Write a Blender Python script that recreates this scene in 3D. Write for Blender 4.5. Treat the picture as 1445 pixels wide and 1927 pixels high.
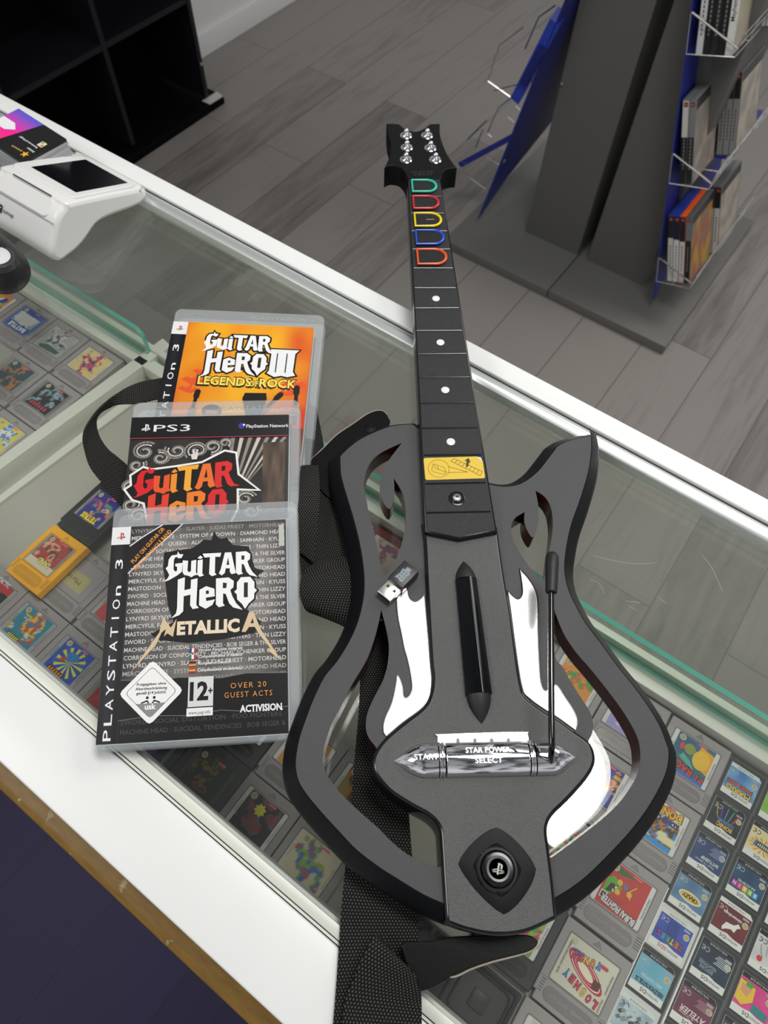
import bpy, bmesh, math, random
from mathutils import Vector, Matrix, noise as mnoise
from mathutils.geometry import tessellate_polygon
for _o in list(bpy.data.objects): bpy.data.objects.remove(_o, do_unlink=True)
SC = bpy.context.scene
COL = SC.collection
# ------------------------------------------------------------------ camera
# site frame: millimetres, X along the counter, Y across it towards the shop, z=0 at the cartridge tops, floor at z=-790
CAM_R = ((0.8109354, 0.58481981, 0.01922389), (0.51375874, -0.69590543, -0.50176447), (-0.2800638, 0.41677502, -0.86479064))
CAM_C = Vector((16.82, -45.40, 654.71)); FPX = 1336.0; PW, PH = 1445, 1927; ZO = 790.0
cam = bpy.data.objects.new('camera', bpy.data.cameras.new('camera')); COL.objects.link(cam); SC.camera = cam
_r = Matrix(CAM_R); _m = Matrix((_r[0], -_r[1], -_r[2])).transposed().to_4x4()
_m.translation = Vector((CAM_C.x, CAM_C.y, CAM_C.z + ZO)) * .001
cam.matrix_world = _m
cam.data.sensor_fit = 'VERTICAL'; cam.data.lens = 6.8; cam.data.sensor_height = 6.8 * PH / FPX
cam.data.clip_start = .02; cam.data.clip_end = 30
cam.data.dof.use_dof = True; cam.data.dof.focus_distance = .50; cam.data.dof.aperture_fstop = 3.4
# ------------------------------------------------------------------ view, world, lights
vs = SC.view_settings; vs.view_transform = 'Standard'; vs.look = 'None'; vs.gamma = 1; vs.use_curve_mapping = False; vs.exposure = 0.05
SC.cycles.transparent_max_bounces = 32   # several panes one behind the other
w = bpy.data.worlds.new('shop_air'); SC.world = w; w.use_nodes = True
_nt = w.node_tree; _N = _nt.nodes.new; _L = _nt.links.new; _bg = _nt.nodes['Background']   # soft surroundings of the shop: bright at eye level, dimmer overhead, darker fittings here and there
_tc = _N('ShaderNodeTexCoord'); _sx = _N('ShaderNodeSeparateXYZ'); _L(_tc.outputs['Generated'], _sx.inputs[0])
_mr = _N('ShaderNodeMapRange'); _mr.inputs[1].default_value = -1; _L(_sx.outputs[2], _mr.inputs[0])
_cr = _N('ShaderNodeValToRGB'); _e = _cr.color_ramp.elements; _e[0].position = .30; _e[0].color = (.30, .28, .27, 1); _e[1].position = 1; _e[1].color = (.30, .31, .32, 1)
for _p, _c in ((.5, (.70, .71, .73)), (.66, (.86, .88, .90)), (.85, (.46, .47, .48))): _q = _e.new(_p); _q.color = (*_c, 1)
_L(_mr.outputs[0], _cr.inputs[0])
_no = _N('ShaderNodeTexNoise'); _no.inputs['Scale'].default_value = 2.6; _no.inputs['Detail'].default_value = 2; _L(_tc.outputs['Generated'], _no.inputs['Vector'])
_r2 = _N('ShaderNodeValToRGB'); _r2.color_ramp.elements[0].position = .40; _r2.color_ramp.elements[0].color = (.22, .22, .23, 1); _r2.color_ramp.elements[1].position = .56; _L(_no.outputs['Fac'], _r2.inputs[0])
_mx = _N('ShaderNodeMix'); _mx.data_type = 'RGBA'; _mx.blend_type = 'MULTIPLY'; _mx.inputs[0].default_value = 1; _L(_cr.outputs[0], _mx.inputs[6]); _L(_r2.outputs[0], _mx.inputs[7])
_L(_mx.outputs[2], _bg.inputs[0]); _bg.inputs[1].default_value = .72
def area(name, x, y, z, sx, sy, power, col=(1, 1, 1), rot=(0, 0, 0)):
    l = bpy.data.lights.new(name, 'AREA'); l.shape = 'RECTANGLE'; l.size = sx; l.size_y = sy; l.energy = power; l.color = col
    o = bpy.data.objects.new(name, l); COL.objects.link(o); o.location = Vector((x, y, z + ZO)) * .001; o.rotation_euler = rot; return o
area('ceiling_panel', 8, 580, 1650, .70, .42, 15, (1, .985, .95))
area('ceiling_panel_shop', 350, 2100, 1650, 1.2, .7, 19, (1, .96, .90))
area('ceiling_panel_till', -1100, -700, 1650, .6, .6, 10, (1, .98, .95))
area('violet_strip', -250, -420, -150, 1.6, .06, .9, (.26, .13, 1), (math.radians(18), 0, 0))
# ------------------------------------------------------------------ helpers: pixels to the site frame
def ray(px, py):
    v = Vector(((px - 722.5) / FPX, (py - 963.5) / FPX, 1)); return _r.transposed() @ v
def U(px, py, z):
    d = ray(px, py); return CAM_C + d * ((z - CAM_C.z) / d.z)
def UX(px, py, x):
    d = ray(px, py); return CAM_C + d * ((x - CAM_C.x) / d.x)
def UY(px, py, y):
    d = ray(px, py); return CAM_C + d * ((y - CAM_C.y) / d.y)
def U2(pts, z): return [U(p[0], p[1], z).to_2d() for p in pts]
def lin(c):
    if isinstance(c, str):
        c = c.lstrip('#'); c = [int(c[i:i + 2], 16) / 255 for i in (0, 2, 4)]
    return tuple((x / 12.92 if x <= .04045 else ((x + .055) / 1.055) ** 2.4) for x in c)
# ------------------------------------------------------------------ materials
MATS = {}
def mat(name, col, rough=.5, metal=0., spec=.5, bump=0., bscale=400, trans=0., var=0., vscale=8, coat=0.):
    if name in MATS: return MATS[name]
    m = bpy.data.materials.new(name); m.use_nodes = True; nt = m.node_tree; b = nt.nodes['Principled BSDF']
    c = lin(col) if isinstance(col, str) else col
    b.inputs['Base Color'].default_value = (*c, 1); b.inputs['Roughness'].default_value = rough; b.inputs['Metallic'].default_value = metal
    b.inputs['Specular IOR Level'].default_value = spec; b.inputs['Coat Weight'].default_value = coat
    if trans: b.inputs['Transmission Weight'].default_value = trans
    if bump or var:
        tc = nt.nodes.new('ShaderNodeTexCoord')
    if bump:
        n = nt.nodes.new('ShaderNodeTexNoise'); n.inputs['Scale'].default_value = bscale; n.inputs['Detail'].default_value = 3
        nt.links.new(tc.outputs['Object'], n.inputs['Vector'])
        bu = nt.nodes.new('ShaderNodeBump'); bu.inputs['Strength'].default_value = bump; bu.inputs['Distance'].default_value = .0006
        nt.links.new(n.outputs['Fac'], bu.inputs['Height']); nt.links.new(bu.outputs['Normal'], b.inputs['Normal'])
    if var:
        n2 = nt.nodes.new('ShaderNodeTexNoise'); n2.inputs['Scale'].default_value = vscale; n2.inputs['Detail'].default_value = 6
        nt.links.new(tc.outputs['Object'], n2.inputs['Vector'])
        mx = nt.nodes.new('ShaderNodeMix'); mx.data_type = 'RGBA'
        mx.inputs[6].default_value = (*[x * (1 - var) for x in c], 1); mx.inputs[7].default_value = (*[min(1, x * (1 + var)) for x in c], 1)
        nt.links.new(n2.outputs['Fac'], mx.inputs[0]); nt.links.new(mx.outputs[2], b.inputs['Base Color'])
    MATS[name] = m; return m
def glass_mat(name, tint, refl=1.0, haze=0., hcol=(.8, .8, .8)):
    m = bpy.data.materials.new(name); m.use_nodes = True; nt = m.node_tree; nt.nodes.clear(); N = nt.nodes.new
    out = N('ShaderNodeOutputMaterial'); t = N('ShaderNodeBsdfTransparent'); t.inputs[0].default_value = (*tint, 1)
    g = N('ShaderNodeBsdfGlossy'); g.inputs['Roughness'].default_value = .01; g.inputs[0].default_value = (refl, refl, refl, 1)
    f = N('ShaderNodeFresnel'); mx = N('ShaderNodeMixShader'); gm = N('ShaderNodeNewGeometry'); io = N('ShaderNodeMapRange'); io.inputs[3].default_value = 1.5; io.inputs[4].default_value = 1 / 1.5
    nt.links.new(gm.outputs['Backfacing'], io.inputs[0]); nt.links.new(io.outputs[0], f.inputs[0])
    nt.links.new(f.outputs[0], mx.inputs[0]); nt.links.new(t.outputs[0], mx.inputs[1]); nt.links.new(g.outputs[0], mx.inputs[2])
    last = mx
    if haze:
        d = N('ShaderNodeBsdfDiffuse'); d.inputs[0].default_value = (*hcol, 1); m2 = N('ShaderNodeMixShader'); m2.inputs[0].default_value = haze
        nt.links.new(mx.outputs[0], m2.inputs[1]); nt.links.new(d.outputs[0], m2.inputs[2]); last = m2
    nt.links.new(last.outputs[0], out.inputs[0]); MATS[name] = m; return m
def print_mat(name, rough, coat=0.):
    m = bpy.data.materials.new(name); m.use_nodes = True; nt = m.node_tree; b = nt.nodes['Principled BSDF']
    a = nt.nodes.new('ShaderNodeAttribute'); a.attribute_name = 'Col'; nt.links.new(a.outputs['Color'], b.inputs['Base Color'])
    b.inputs['Roughness'].default_value = rough; b.inputs['Coat Weight'].default_value = coat; b.inputs['Coat Roughness'].default_value = .08
    MATS[name] = m; return m
PRINT = print_mat('printed_paper', .45); GLOSSY = print_mat('printed_sleeve', .32, .08); MATTE = print_mat('printed_plastic', .6)
# ------------------------------------------------------------------ mesh builder
class B:
    """A bmesh in millimetres; every shape added gets a material slot index."""
    def __init__(s): s.bm = bmesh.new(); s.cl = s.bm.loops.layers.float_color.new('Col'); s.uv = s.bm.loops.layers.uv.new('UVMap')
    def face(s, pts, mi=0, col=None, smooth=False, uvs=None):
        vs_ = [s.bm.verts.new(p) for p in pts]
        return s.vface(vs_, mi, col, smooth, uvs)
    def vface(s, vs_, mi=0, col=None, smooth=False, uvs=None):
        try: f = s.bm.faces.new(vs_)
        except ValueError: return None
        f.material_index = mi; f.smooth = smooth
        if col is not None:
            for l in f.loops: l[s.cl] = (*col, 1)
        if uvs:
            for l, q in zip(f.loops, uvs): l[s.uv].uv = q
        return f
    def box(s, x0, x1, y0, y1, z0, z1, mi=0, M=None, bev=0, col=None):
        c = [Vector((x, y, z)) for z in (z0, z1) for y in (y0, y1) for x in (x0, x1)]
        if M is not None: c = [M @ v for v in c]
        v = [s.bm.verts.new(p) for p in c]; fs = []
        for q in ((0, 2, 3, 1), (4, 5, 7, 6), (0, 1, 5, 4), (2, 6, 7, 3), (0, 4, 6, 2), (1, 3, 7, 5)):
            fs.append(s.vface([v[i] for i in q], mi, col))
        if bev:
            es = {e for f in fs for e in f.edges}
            r = bmesh.ops.bevel(s.bm, geom=list(es), offset=bev, segments=3, profile=.5, affect='EDGES')
            for f in r['faces']: f.material_index = mi; f.smooth = True
        return s
    def loft(s, rings, mi=0, closed=True, smooth=True, cap0=False, cap1=False, col=None, uvs=None):
        R = [[s.bm.verts.new(p) for p in r] for r in rings]; n = len(R[0])
        for a in range(len(R) - 1):
            for i in range(n if closed else n - 1):
                j = (i + 1) % n; u = None
                if uvs: u = [uvs[a][i], uvs[a][j], uvs[a + 1][j], uvs[a + 1][i]]
                s.vface([R[a][i], R[a][j], R[a + 1][j], R[a + 1][i]], mi, col, smooth, u)
        if cap0: s.vface(list(reversed(R[0])), mi, col)
        if cap1: s.vface(R[-1], mi, col)
        return R
    def fill(s, loops, z, mi=0, col=None, flip=False, M=None):
        """Triangulated flat face of an outline with holes (lists of 2-D points) at height z."""
        L = [[Vector((p[0], p[1], 0)) for p in l] for l in loops]; flat = [p for l in L for p in l]
        V = [Vector((p.x, p.y, z)) for p in flat]
        if M is not None: V = [M @ v for v in V]
        v = [s.bm.verts.new(p) for p in V]
        for t in tessellate_polygon(L):
            a, b_, c = (flat[i] for i in t)
            if ((b_ - a).cross(c - a)).z < 0: t = (t[0], t[2], t[1])
            if flip: t = tuple(reversed(t))
            s.vface([v[i] for i in t], mi, col)
    def prism(s, poly, z0, z1, mi=0, bev=0, M=None, mside=None):
        """Upright prism of a 2-D outline, its top edge eased by bev."""
        poly = ccw(poly); ms = mi if mside is None else mside
        rings = [[Vector((p[0], p[1], z0)) for p in poly]]
        top = poly
        if bev:
            for k in range(4):
                a = k / 3 * math.pi / 2; q = inset(poly, bev * (1 - math.cos(a)))
                rings.append([Vector((p[0], p[1], z1 - bev + bev * math.sin(a))) for p in q]); top = q
        else: rings.append([Vector((p[0], p[1], z1)) for p in poly])
        if M is not None: rings = [[M @ v for v in r] for r in rings]
        s.loft(rings, ms, smooth=bool(bev)); s.fill([top], z1, mi, M=M); s.fill([poly], z0, mi, flip=True, M=M); return s
    def tube(s, path, r, mi=0, n=8, caps=True, closed=False):
        P_ = [Vector(p) for p in path]; rings = []; up = None
        for i, p in enumerate(P_):
            if closed: t = P_[(i + 1) % len(P_)] - P_[i - 1]
            else: t = P_[min(i + 1, len(P_) - 1)] - P_[max(i - 1, 0)]
            t.normalize()
            if up is None: up = Vector((0, 0, 1)) if abs(t.z) < .9 else Vector((1, 0, 0))
            a = t.cross(up).normalized(); b_ = a.cross(t); up = b_
            rr = r[i] if isinstance(r, (list, tuple)) else r
            rings.append([p + (a * math.cos(k * 2 * math.pi / n) + b_ * math.sin(k * 2 * math.pi / n)) * rr for k in range(n)])
        if closed: rings.append(rings[0])
        s.loft(rings, mi, cap0=caps and not closed, cap1=caps and not closed); return s
    def lathe(s, prof, o=(0, 0, 0), ax=(0, 0, 1), n=24, mi=0, caps=True):
        """prof: (radius, height) pairs along axis ax from point o."""
        ax = Vector(ax).normalized(); t = Vector((1, 0, 0)) if abs(ax.x) < .8 else Vector((0, 1, 0)); a = ax.cross(t).normalized(); b_ = ax.cross(a); o = Vector(o)
        rings = [[o + ax * h + (a * math.cos(k * 2 * math.pi / n) + b_ * math.sin(k * 2 * math.pi / n)) * max(r, .001) for k in range(n)] for r, h in prof]
        s.loft(rings, mi, cap0=caps and prof[0][0] > .01, cap1=caps and prof[-1][0] > .01); return s
    def ribbon(s, L, R, th=1.6, mi=0, n=6, v0=0.):
        """Strap between two edges given as 3-D points; smoothed, with UVs in mm."""
        L = spline3(L, n); R = spline3(R, n); m = len(L); k = 8; rows = []; uv = []; d = v0
        for i in range(m):
            if i: d += ((L[i] + R[i]) / 2 - (L[i - 1] + R[i - 1]) / 2).length
            w_ = (R[i] - L[i]).length
            rows.append([L[i].lerp(R[i], j / k) for j in range(k + 1)]); uv.append([(w_ * j / k, d) for j in range(k + 1)])
        V = [[s.bm.verts.new(p) for p in r] for r in rows]; N = [[None] * (k + 1) for _ in range(m)]
        for i in range(m):
            for j in range(k + 1):
                a = rows[min(i + 1, m - 1)][j] - rows[max(i - 1, 0)][j]; b_ = rows[i][k] - rows[i][0]
                nn = b_.cross(a); N[i][j] = nn.normalized() if nn.length > 1e-6 else Vector((0, 0, 1))
        W = [[s.bm.verts.new(rows[i][j] - N[i][j] * th) for j in range(k + 1)] for i in range(m)]
        for i in range(m - 1):
            for j in range(k):
                q = [uv[i][j], uv[i][j + 1], uv[i + 1][j + 1], uv[i + 1][j]]
                s.vface([V[i][j], V[i][j + 1], V[i + 1][j + 1], V[i + 1][j]], mi, None, True, q)
                s.vface([W[i][j], W[i + 1][j], W[i + 1][j + 1], W[i][j + 1]], mi, None, True, [q[0], q[3], q[2], q[1]])
            for j in (0, k): s.vface([V[i][j], V[i + 1][j], W[i + 1][j], W[i][j]], mi, None, False, [uv[i][j], uv[i + 1][j], uv[i + 1][j], uv[i][j]])
        for i in (0, m - 1): s.vface([V[i][0], V[i][k], W[i][k], W[i][0]], mi)
        return s
    def done(s, name, mats, parent=None, local=False, sharp=38):
        me = bpy.data.meshes.new(name); bm = s.bm
        bmesh.ops.recalc_face_normals(bm, faces=bm.faces[:]) if getattr(s, 'recalc', False) else None
        off = Vector((0, 0, 0)) if local else (Vector((0, 0, ZO * .001)) - (parent_loc(parent) if parent else Vector((0, 0, 0))))
        for v in bm.verts: v.co = v.co * .001 + off
        bm.to_mesh(me); bm.free()
        for m_ in (mats if isinstance(mats, (list, tuple)) else [mats]): me.materials.append(m_)
        if sharp: me.set_sharp_from_angle(angle=math.radians(sharp))
        o = bpy.data.objects.new(name, me); COL.objects.link(o)
        if parent: o.parent = parent
        return o
def parent_loc(p):
    v = Vector(p.location)
    while p.parent: p = p.parent; v += Vector(p.location)
    return v
def ccw(p):
    a = sum(p[i][0] * p[(i + 1) % len(p)][1] - p[(i + 1) % len(p)][0] * p[i][1] for i in range(len(p)))
    return list(p) if a > 0 else list(reversed(p))
def inset(poly, d, lim=2.2):
    """Counter-clockwise outline moved inwards by d along its mitred normals."""
    n = len(poly); out = []
    for i in range(n):
        a, b_, c = (Vector((*poly[(i + k) % n][:2],)) for k in (-1, 0, 1))
        e, f = (b_ - a), (c - b_)
        if e.length < 1e-6: e = f.copy()
        if f.length < 1e-6: f = e.copy()
        e.normalize(); f.normalize(); n1 = Vector((-e.y, e.x)); n2 = Vector((-f.y, f.x)); m = n1 + n2
        if m.length < 1e-3: m = n1.copy()
        m.normalize(); k = 1 / max(m.dot(n1), 1 / lim); out.append(b_ + m * d * k)
    return out
def smooth(pts, n=5):
    """Closed Catmull-Rom outline; a point with a third element 1 is a sharp corner."""
    N = len(pts); out = []
    for i in range(N):
        p = [Vector(pts[(i + k) % N][:2]) for k in (-1, 0, 1, 2)]
        if len(pts[i]) > 2: p[0] = p[1] * 2 - p[2]
        if len(pts[(i + 1) % N]) > 2: p[3] = p[2] * 2 - p[1]
        for k in range(n):
            t = k / n
            out.append(.5 * ((2 * p[1]) + (p[2] - p[0]) * t + (2 * p[0] - 5 * p[1] + 4 * p[2] - p[3]) * t * t + (3 * p[1] - p[0] - 3 * p[2] + p[3]) * t ** 3))
    return out
def spline3(pts, n):
    P_ = [Vector(p) for p in pts]; out = []
    for i in range(len(P_) - 1):
        a = P_[i - 1] if i else P_[0] * 2 - P_[1]; b_, c = P_[i], P_[i + 1]; d = P_[i + 2] if i + 2 < len(P_) else c * 2 - b_
        for k in range(n):
            t = k / n; out.append(.5 * ((2 * b_) + (c - a) * t + (2 * a - 5 * b_ + 4 * c - d) * t * t + (3 * b_ - a - 3 * c + d) * t ** 3))
    out.append(P_[-1]); return out
def rrect(x0, x1, y0, y1, r, n=4):
    out = []
    for cx, cy, a0 in ((x1 - r, y1 - r, 0), (x0 + r, y1 - r, 90), (x0 + r, y0 + r, 180), (x1 - r, y0 + r, 270)):
        for k in range(n + 1):
            a = math.radians(a0 + 90 * k / n); out.append(Vector((cx + r * math.cos(a), cy + r * math.sin(a))))
    return out
def circ(cx, cy, r, n=24, ry=None): return [Vector((cx + r * math.cos(2 * math.pi * k / n), cy + (ry or r) * math.sin(2 * math.pi * k / n))) for k in range(n)]
# ------------------------------------------------------------------ flat printed art (text, shapes) laid on a surface
TXT = {}
def text_geo(s, bold=0., shear=0., space=1.):
    k = (s, bold, shear, space)
    if k not in TXT:
        cu = bpy.data.curves.new('t', 'FONT'); cu.body = s; cu.size = 10; cu.offset = bold; cu.shear = shear; cu.space_character = space; cu.resolution_u = 2; cu.fill_mode = 'FRONT'
        ob = bpy.data.objects.new('t', cu); me = bpy.data.meshes.new_from_object(ob)
        V = [(v.co.x, v.co.y) for v in me.vertices]; F = [tuple(p.vertices) for p in me.polygons]
        xs = [v[0] for v in V] or [0, 1]; ys = [v[1] for v in V] or [0, 1]; bb = (min(xs), max(xs), min(ys), max(ys))
        bpy.data.objects.remove(ob); bpy.data.curves.remove(cu); bpy.data.meshes.remove(me); TXT[k] = (V, F, bb)
    return TXT[k]
class Art:
    def __init__(s, b, M, eps=.02, mi=0): s.b = b; s.M = M; s.k = 0; s.eps = eps; s.mi = mi
    def _z(s): s.k += 1; return s.k * s.eps
    def poly(s, pts, col, z=None):
        s.b.fill([pts], s._z() if z is None else z, s.mi, lin(col), M=s.M); return s
    def rect(s, x0, x1, y0, y1, col): return s.poly([(x0, y0), (x1, y0), (x1, y1), (x0, y1)], col)
    def rr(s, x0, x1, y0, y1, r, col): return s.poly(rrect(x0, x1, y0, y1, r), col)
    def disc(s, x, y, r, col, ry=None, n=20): return s.poly(circ(x, y, r, n, ry), col)
    def line(s, pts, w_, col):
        z = s._z()
        for a, c in zip(pts[:-1], pts[1:]):
            a, c = Vector(a), Vector(c); d = (c - a)
            if d.length < 1e-6: continue
            d.normalize(); n = Vector((-d.y, d.x)) * w_ / 2; e = d * w_ * .3
            s.b.fill([[a - n - e, c - n + e, c + n + e, a + n - e]], z, s.mi, lin(col), M=s.M)
        return s
    def grid(s, x0, x1, y0, y1, nx, ny, fn):
        z = s._z(); V = [[s.b.bm.verts.new(s.M @ Vector((x0 + (x1 - x0) * i / nx, y0 + (y1 - y0) * j / ny, z))) for i in range(nx + 1)] for j in range(ny + 1)]
        for j in range(ny):
            for i in range(nx):
                f = s.b.vface([V[j][i], V[j][i + 1], V[j + 1][i + 1], V[j + 1][i]], s.mi)
                for l, (a, c) in zip(f.loops, ((i, j), (i + 1, j), (i + 1, j + 1), (i, j + 1))): l[s.b.cl] = (*fn(a / nx, c / ny), 1)
        return s
    def text(s, t, x, y, h, col, w_=None, al='c', rot=0, bold=0., shear=0., space=1., z=None):
        """Text of cap height h (squeezed to width w_), placed by its left/centre/right at (x, y) = baseline; rot in degrees."""
        V, F, bb = text_geo(t, bold, shear, space); sy = h / 7.0; sx = sy
        if w_: sx = w_ / max(bb[1] - bb[0], .01)
        ox = {'l': bb[0], 'c': (bb[0] + bb[1]) / 2, 'r': bb[1]}[al]; c, n = math.cos(math.radians(rot)), math.sin(math.radians(rot)); z = s._z() if z is None else z; C_ = lin(col)
        vv = []
        for a, b_ in V:
            a = (a - ox) * sx; b_ = b_ * sy; vv.append(s.b.bm.verts.new(s.M @ Vector((x + a * c - b_ * n, y + a * n + b_ * c, z))))
        for f in F: s.b.vface([vv[i] for i in f], s.mi, C_)
        return s
def frame(o, ux, uy):
    """Matrix whose x, y axes run along ux, uy (made square) from point o; z is the surface normal."""
    ux = Vector(ux).normalized(); n = ux.cross(Vector(uy)).normalized(); uy = n.cross(ux)
    m = Matrix((ux, uy, n)).transposed().to_4x4(); m.translation = Vector(o); return m
def mixc(a, b, t): t = max(0, min(1, t)); return tuple(x + (y - x) * t for x, y in zip(a, b))
def nz(x, y, s=1., seed=0.): return mnoise.noise(Vector((x * s + seed * 7.3, y * s - seed * 3.1, seed)))
# ------------------------------------------------------------------ objects and labels
def tag(o, label=None, cat=None, group=None, kind=None):
    if label: o['label'] = label
    if cat: o['category'] = cat
    if group: o['group'] = group
    if kind: o['kind'] = kind
    return o
def thing(name, label, cat, p=(0, 0, 0), rz=0., group=None, kind=None, rot=None):
    o = bpy.data.objects.new(name, None); COL.objects.link(o); o.empty_display_size = .02
    o.location = Vector((p[0], p[1], p[2] + ZO)) * .001; o.rotation_euler = rot or (0, 0, rz)
    return tag(o, label, cat, group, kind)
def copy_tree(o, parent=None):
    c = o.copy(); COL.objects.link(c)
    if parent: c.parent = parent
    for ch in list(o.children): copy_tree(ch, c)
    return c
# ------------------------------------------------------------------ shared materials
WHITE = mat('white_laminate', (.86, .87, .86), .35, var=.03, vscale=14)
CREAM = mat('cream_aluminium', (.74, .75, .68), .45, metal=.15)
SILVER = mat('satin_aluminium', (.80, .84, .82), .3, metal=.7)
DARKGAP = mat('dark_groove', (.025, .026, .02), .6)
SHELFGREY = mat('shelf_sheet', (.42, .41, .36), .4, var=.06, vscale=10)
TOPGLASS = glass_mat('counter_glass', (.965, .975, .96), 1., .010, (.62, .66, .60))
PANEGLASS = glass_mat('pane_glass', (.90, .95, .92))
TEAL = mat('green_glass_edge', (.12, .50, .39), .15, spec=.8)
BLACKGLOSS = mat('gloss_black', (.004, .004, .006), .18)
CHROME = mat('chrome', (.86, .86, .88), .07, metal=1.)
WIRE = mat('wire_chrome', (.80, .78, .74), .22, metal=1.)
# ------------------------------------------------------------------ floor, wall
def plank_mat(name, c1, c2, rough, seed):
    m = bpy.data.materials.new(name); m.use_nodes = True; nt = m.node_tree; b = nt.nodes['Principled BSDF']; N = nt.nodes.new; L = nt.links.new
    tc = N('ShaderNodeTexCoord'); mp = N('ShaderNodeMapping'); mp.inputs['Rotation'].default_value = (0, 0, math.pi / 2); mp.inputs['Location'].default_value = (seed, .016, 0)
    L(tc.outputs['Object'], mp.inputs['Vector'])
    br = N('ShaderNodeTexBrick'); br.offset = .37; br.offset_frequency = 2; br.inputs['Scale'].default_value = 1; br.inputs['Brick Width'].default_value = 1.22; br.inputs['Row Height'].default_value = .177
    br.inputs['Mortar Size'].default_value = .0012; br.inputs['Mortar Smooth'].default_value = .1; br.inputs['Bias'].default_value = 0
    br.inputs['Color1'].default_value = (0, 0, 0, 1); br.inputs['Color2'].default_value = (1, 1, 1, 1); br.inputs['Mortar'].default_value = (.1, .1, .1, 1)
    L(mp.outputs[0], br.inputs['Vector'])
    sep = N('ShaderNodeSeparateColor'); L(br.outputs['Color'], sep.inputs[0])
    # grain: noise stretched along the plank, shifted per plank
    gm = N('ShaderNodeMapping'); gm.inputs['Scale'].default_value = (34, 3.2, 1); L(tc.outputs['Object'], gm.inputs['Vector'])
    ad = N('ShaderNodeVectorMath'); ad.operation = 'ADD'; sc = N('ShaderNodeVectorMath'); sc.operation = 'SCALE'; sc.inputs[3].default_value = 31; L(br.outputs['Color'], sc.inputs[0])
    L(gm.outputs[0], ad.inputs[0]); L(sc.outputs[0], ad.inputs[1])
    n = N('ShaderNodeTexNoise'); n.inputs['Scale'].default_value = 1; n.inputs['Detail'].default_value = 5; n.inputs['Roughness'].default_value = .62; n.inputs['Distortion'].default_value = .9; L(ad.outputs[0], n.inputs['Vector'])
    gm2 = N('ShaderNodeMapping'); gm2.inputs['Scale'].default_value = (7, 1.3, 1); L(tc.outputs['Object'], gm2.inputs['Vector'])
    n2 = N('ShaderNodeTexNoise'); n2.inputs['Scale'].default_value = 1; n2.inputs['Detail'].default_value = 3; L(gm2.outputs[0], n2.inputs['Vector'])
    m1 = N('ShaderNodeMath'); m1.operation = 'MULTIPLY'; m1.inputs[1].default_value = .50; L(sep.outputs[0], m1.inputs[0])
    m2 = N('ShaderNodeMath'); m2.operation = 'MULTIPLY_ADD'; m2.inputs[1].default_value = .95; L(n.outputs['Fac'], m2.inputs[0]); L(m1.outputs[0], m2.inputs[2])
    m3 = N('ShaderNodeMath'); m3.operation = 'MULTIPLY_ADD'; m3.inputs[1].default_value = .5; L(n2.outputs['Fac'], m3.inputs[0]); L(m2.outputs[0], m3.inputs[2])
    cr = N('ShaderNodeValToRGB'); e = cr.color_ramp.elements; e[0].position = .35; e[0].color = (*c1, 1); e[1].position = 1.15 / 1.2; e[1].color = (*c2, 1); L(m3.outputs[0], cr.inputs[0])
    mx = N('ShaderNodeMix'); mx.data_type = 'RGBA'; mx.inputs[7].default_value = (*[x * 1.5 for x in c1], 1); L(br.outputs['Fac'], mx.inputs[0]); L(cr.outputs[0], mx.inputs[6])
    L(mx.outputs[2], b.inputs['Base Color']); b.inputs['Roughness'].default_value = rough; return m
FLOORM = plank_mat('grey_oak_planks', (.058, .052, .048), (.285, .262, .245), .42, .35)
FLOORP = plank_mat('violet_lit_planks', (.003, .002, .008), (.014, .009, .040), .55, .1)  # second floor: the staff side's violet light is mixed into the plank colour
b = B(); b.box(-2142, 2600, -118, 4200, -830, -790); tag(b.done('floor', FLOORM), 'grey oak plank shop floor on the customer side', kind='structure')
b = B(); b.box(-2142, 2600, -2600, -118, -830, -790); tag(b.done('floor', FLOORP), 'dark plank floor on the staff side, coloured as under violet light', kind='structure')
WALLM = mat('white_wall', (.80, .78, .78), .7)
b = B(); b.box(-2200, -2142, -2600, 4200, -790, 1500); tag(b.done('wall_left', WALLM), 'white wall behind the black shelf unit', kind='structure')
b = B(); b.box(-2142, -2128, 500, 4200, -790, -712, bev=2); tag(b.done('baseboard_left', mat('white_skirting', (.84, .83, .82), .5)), 'white skirting board along the wall', kind='structure')
# ------------------------------------------------------------------ display counter
X0, X1 = -1700, 1000
ctr = thing('display_counter', 'white display counter with a glass top, under the black guitar controller', 'counter', (0, 150, -790))
b = B(); b.box(X0, X1, -56, 357, 149, 155); b.done('glass_top', TOPGLASS, ctr)
b = B(); b.box(X0, X1, 372, 393, 145, 158, bev=1.2)
tag(b.done('rear_rail', WHITE, ctr))
b = B()
b.loft([[Vector((x, y, z)) for y, z in ((371.8, 150), (371.8, 154), (369.2, 154.2), (368.6, 156.2), (364.5, 158.2), (360, 157.6), (356.6, 155.6), (356, 154), (356, 146))] for x in (X0, X1)], 0, closed=False, smooth=True)
b.box(X0, X1, 369.3, 371.9, 140, 154.4, 1)
b.done('glazing_strip', [SILVER, DARKGAP], ctr)
b = B(); b.box(X0, X1, -114, -65.6, 118, 156.5, bev=1.5); b.done('front_rail', WHITE, ctr)
b = B(); b.box(X0, X1, -62.8, -56, 120, 156.5, 0, bev=.5); b.box(X0, X1, -64.9, -63.4, 120, 155.8, 0); b.box(X0, X1, -65.6, -62.8, 118, 154, 1)
b.done('glazing_bead', [CREAM, DARKGAP], ctr)
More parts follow.
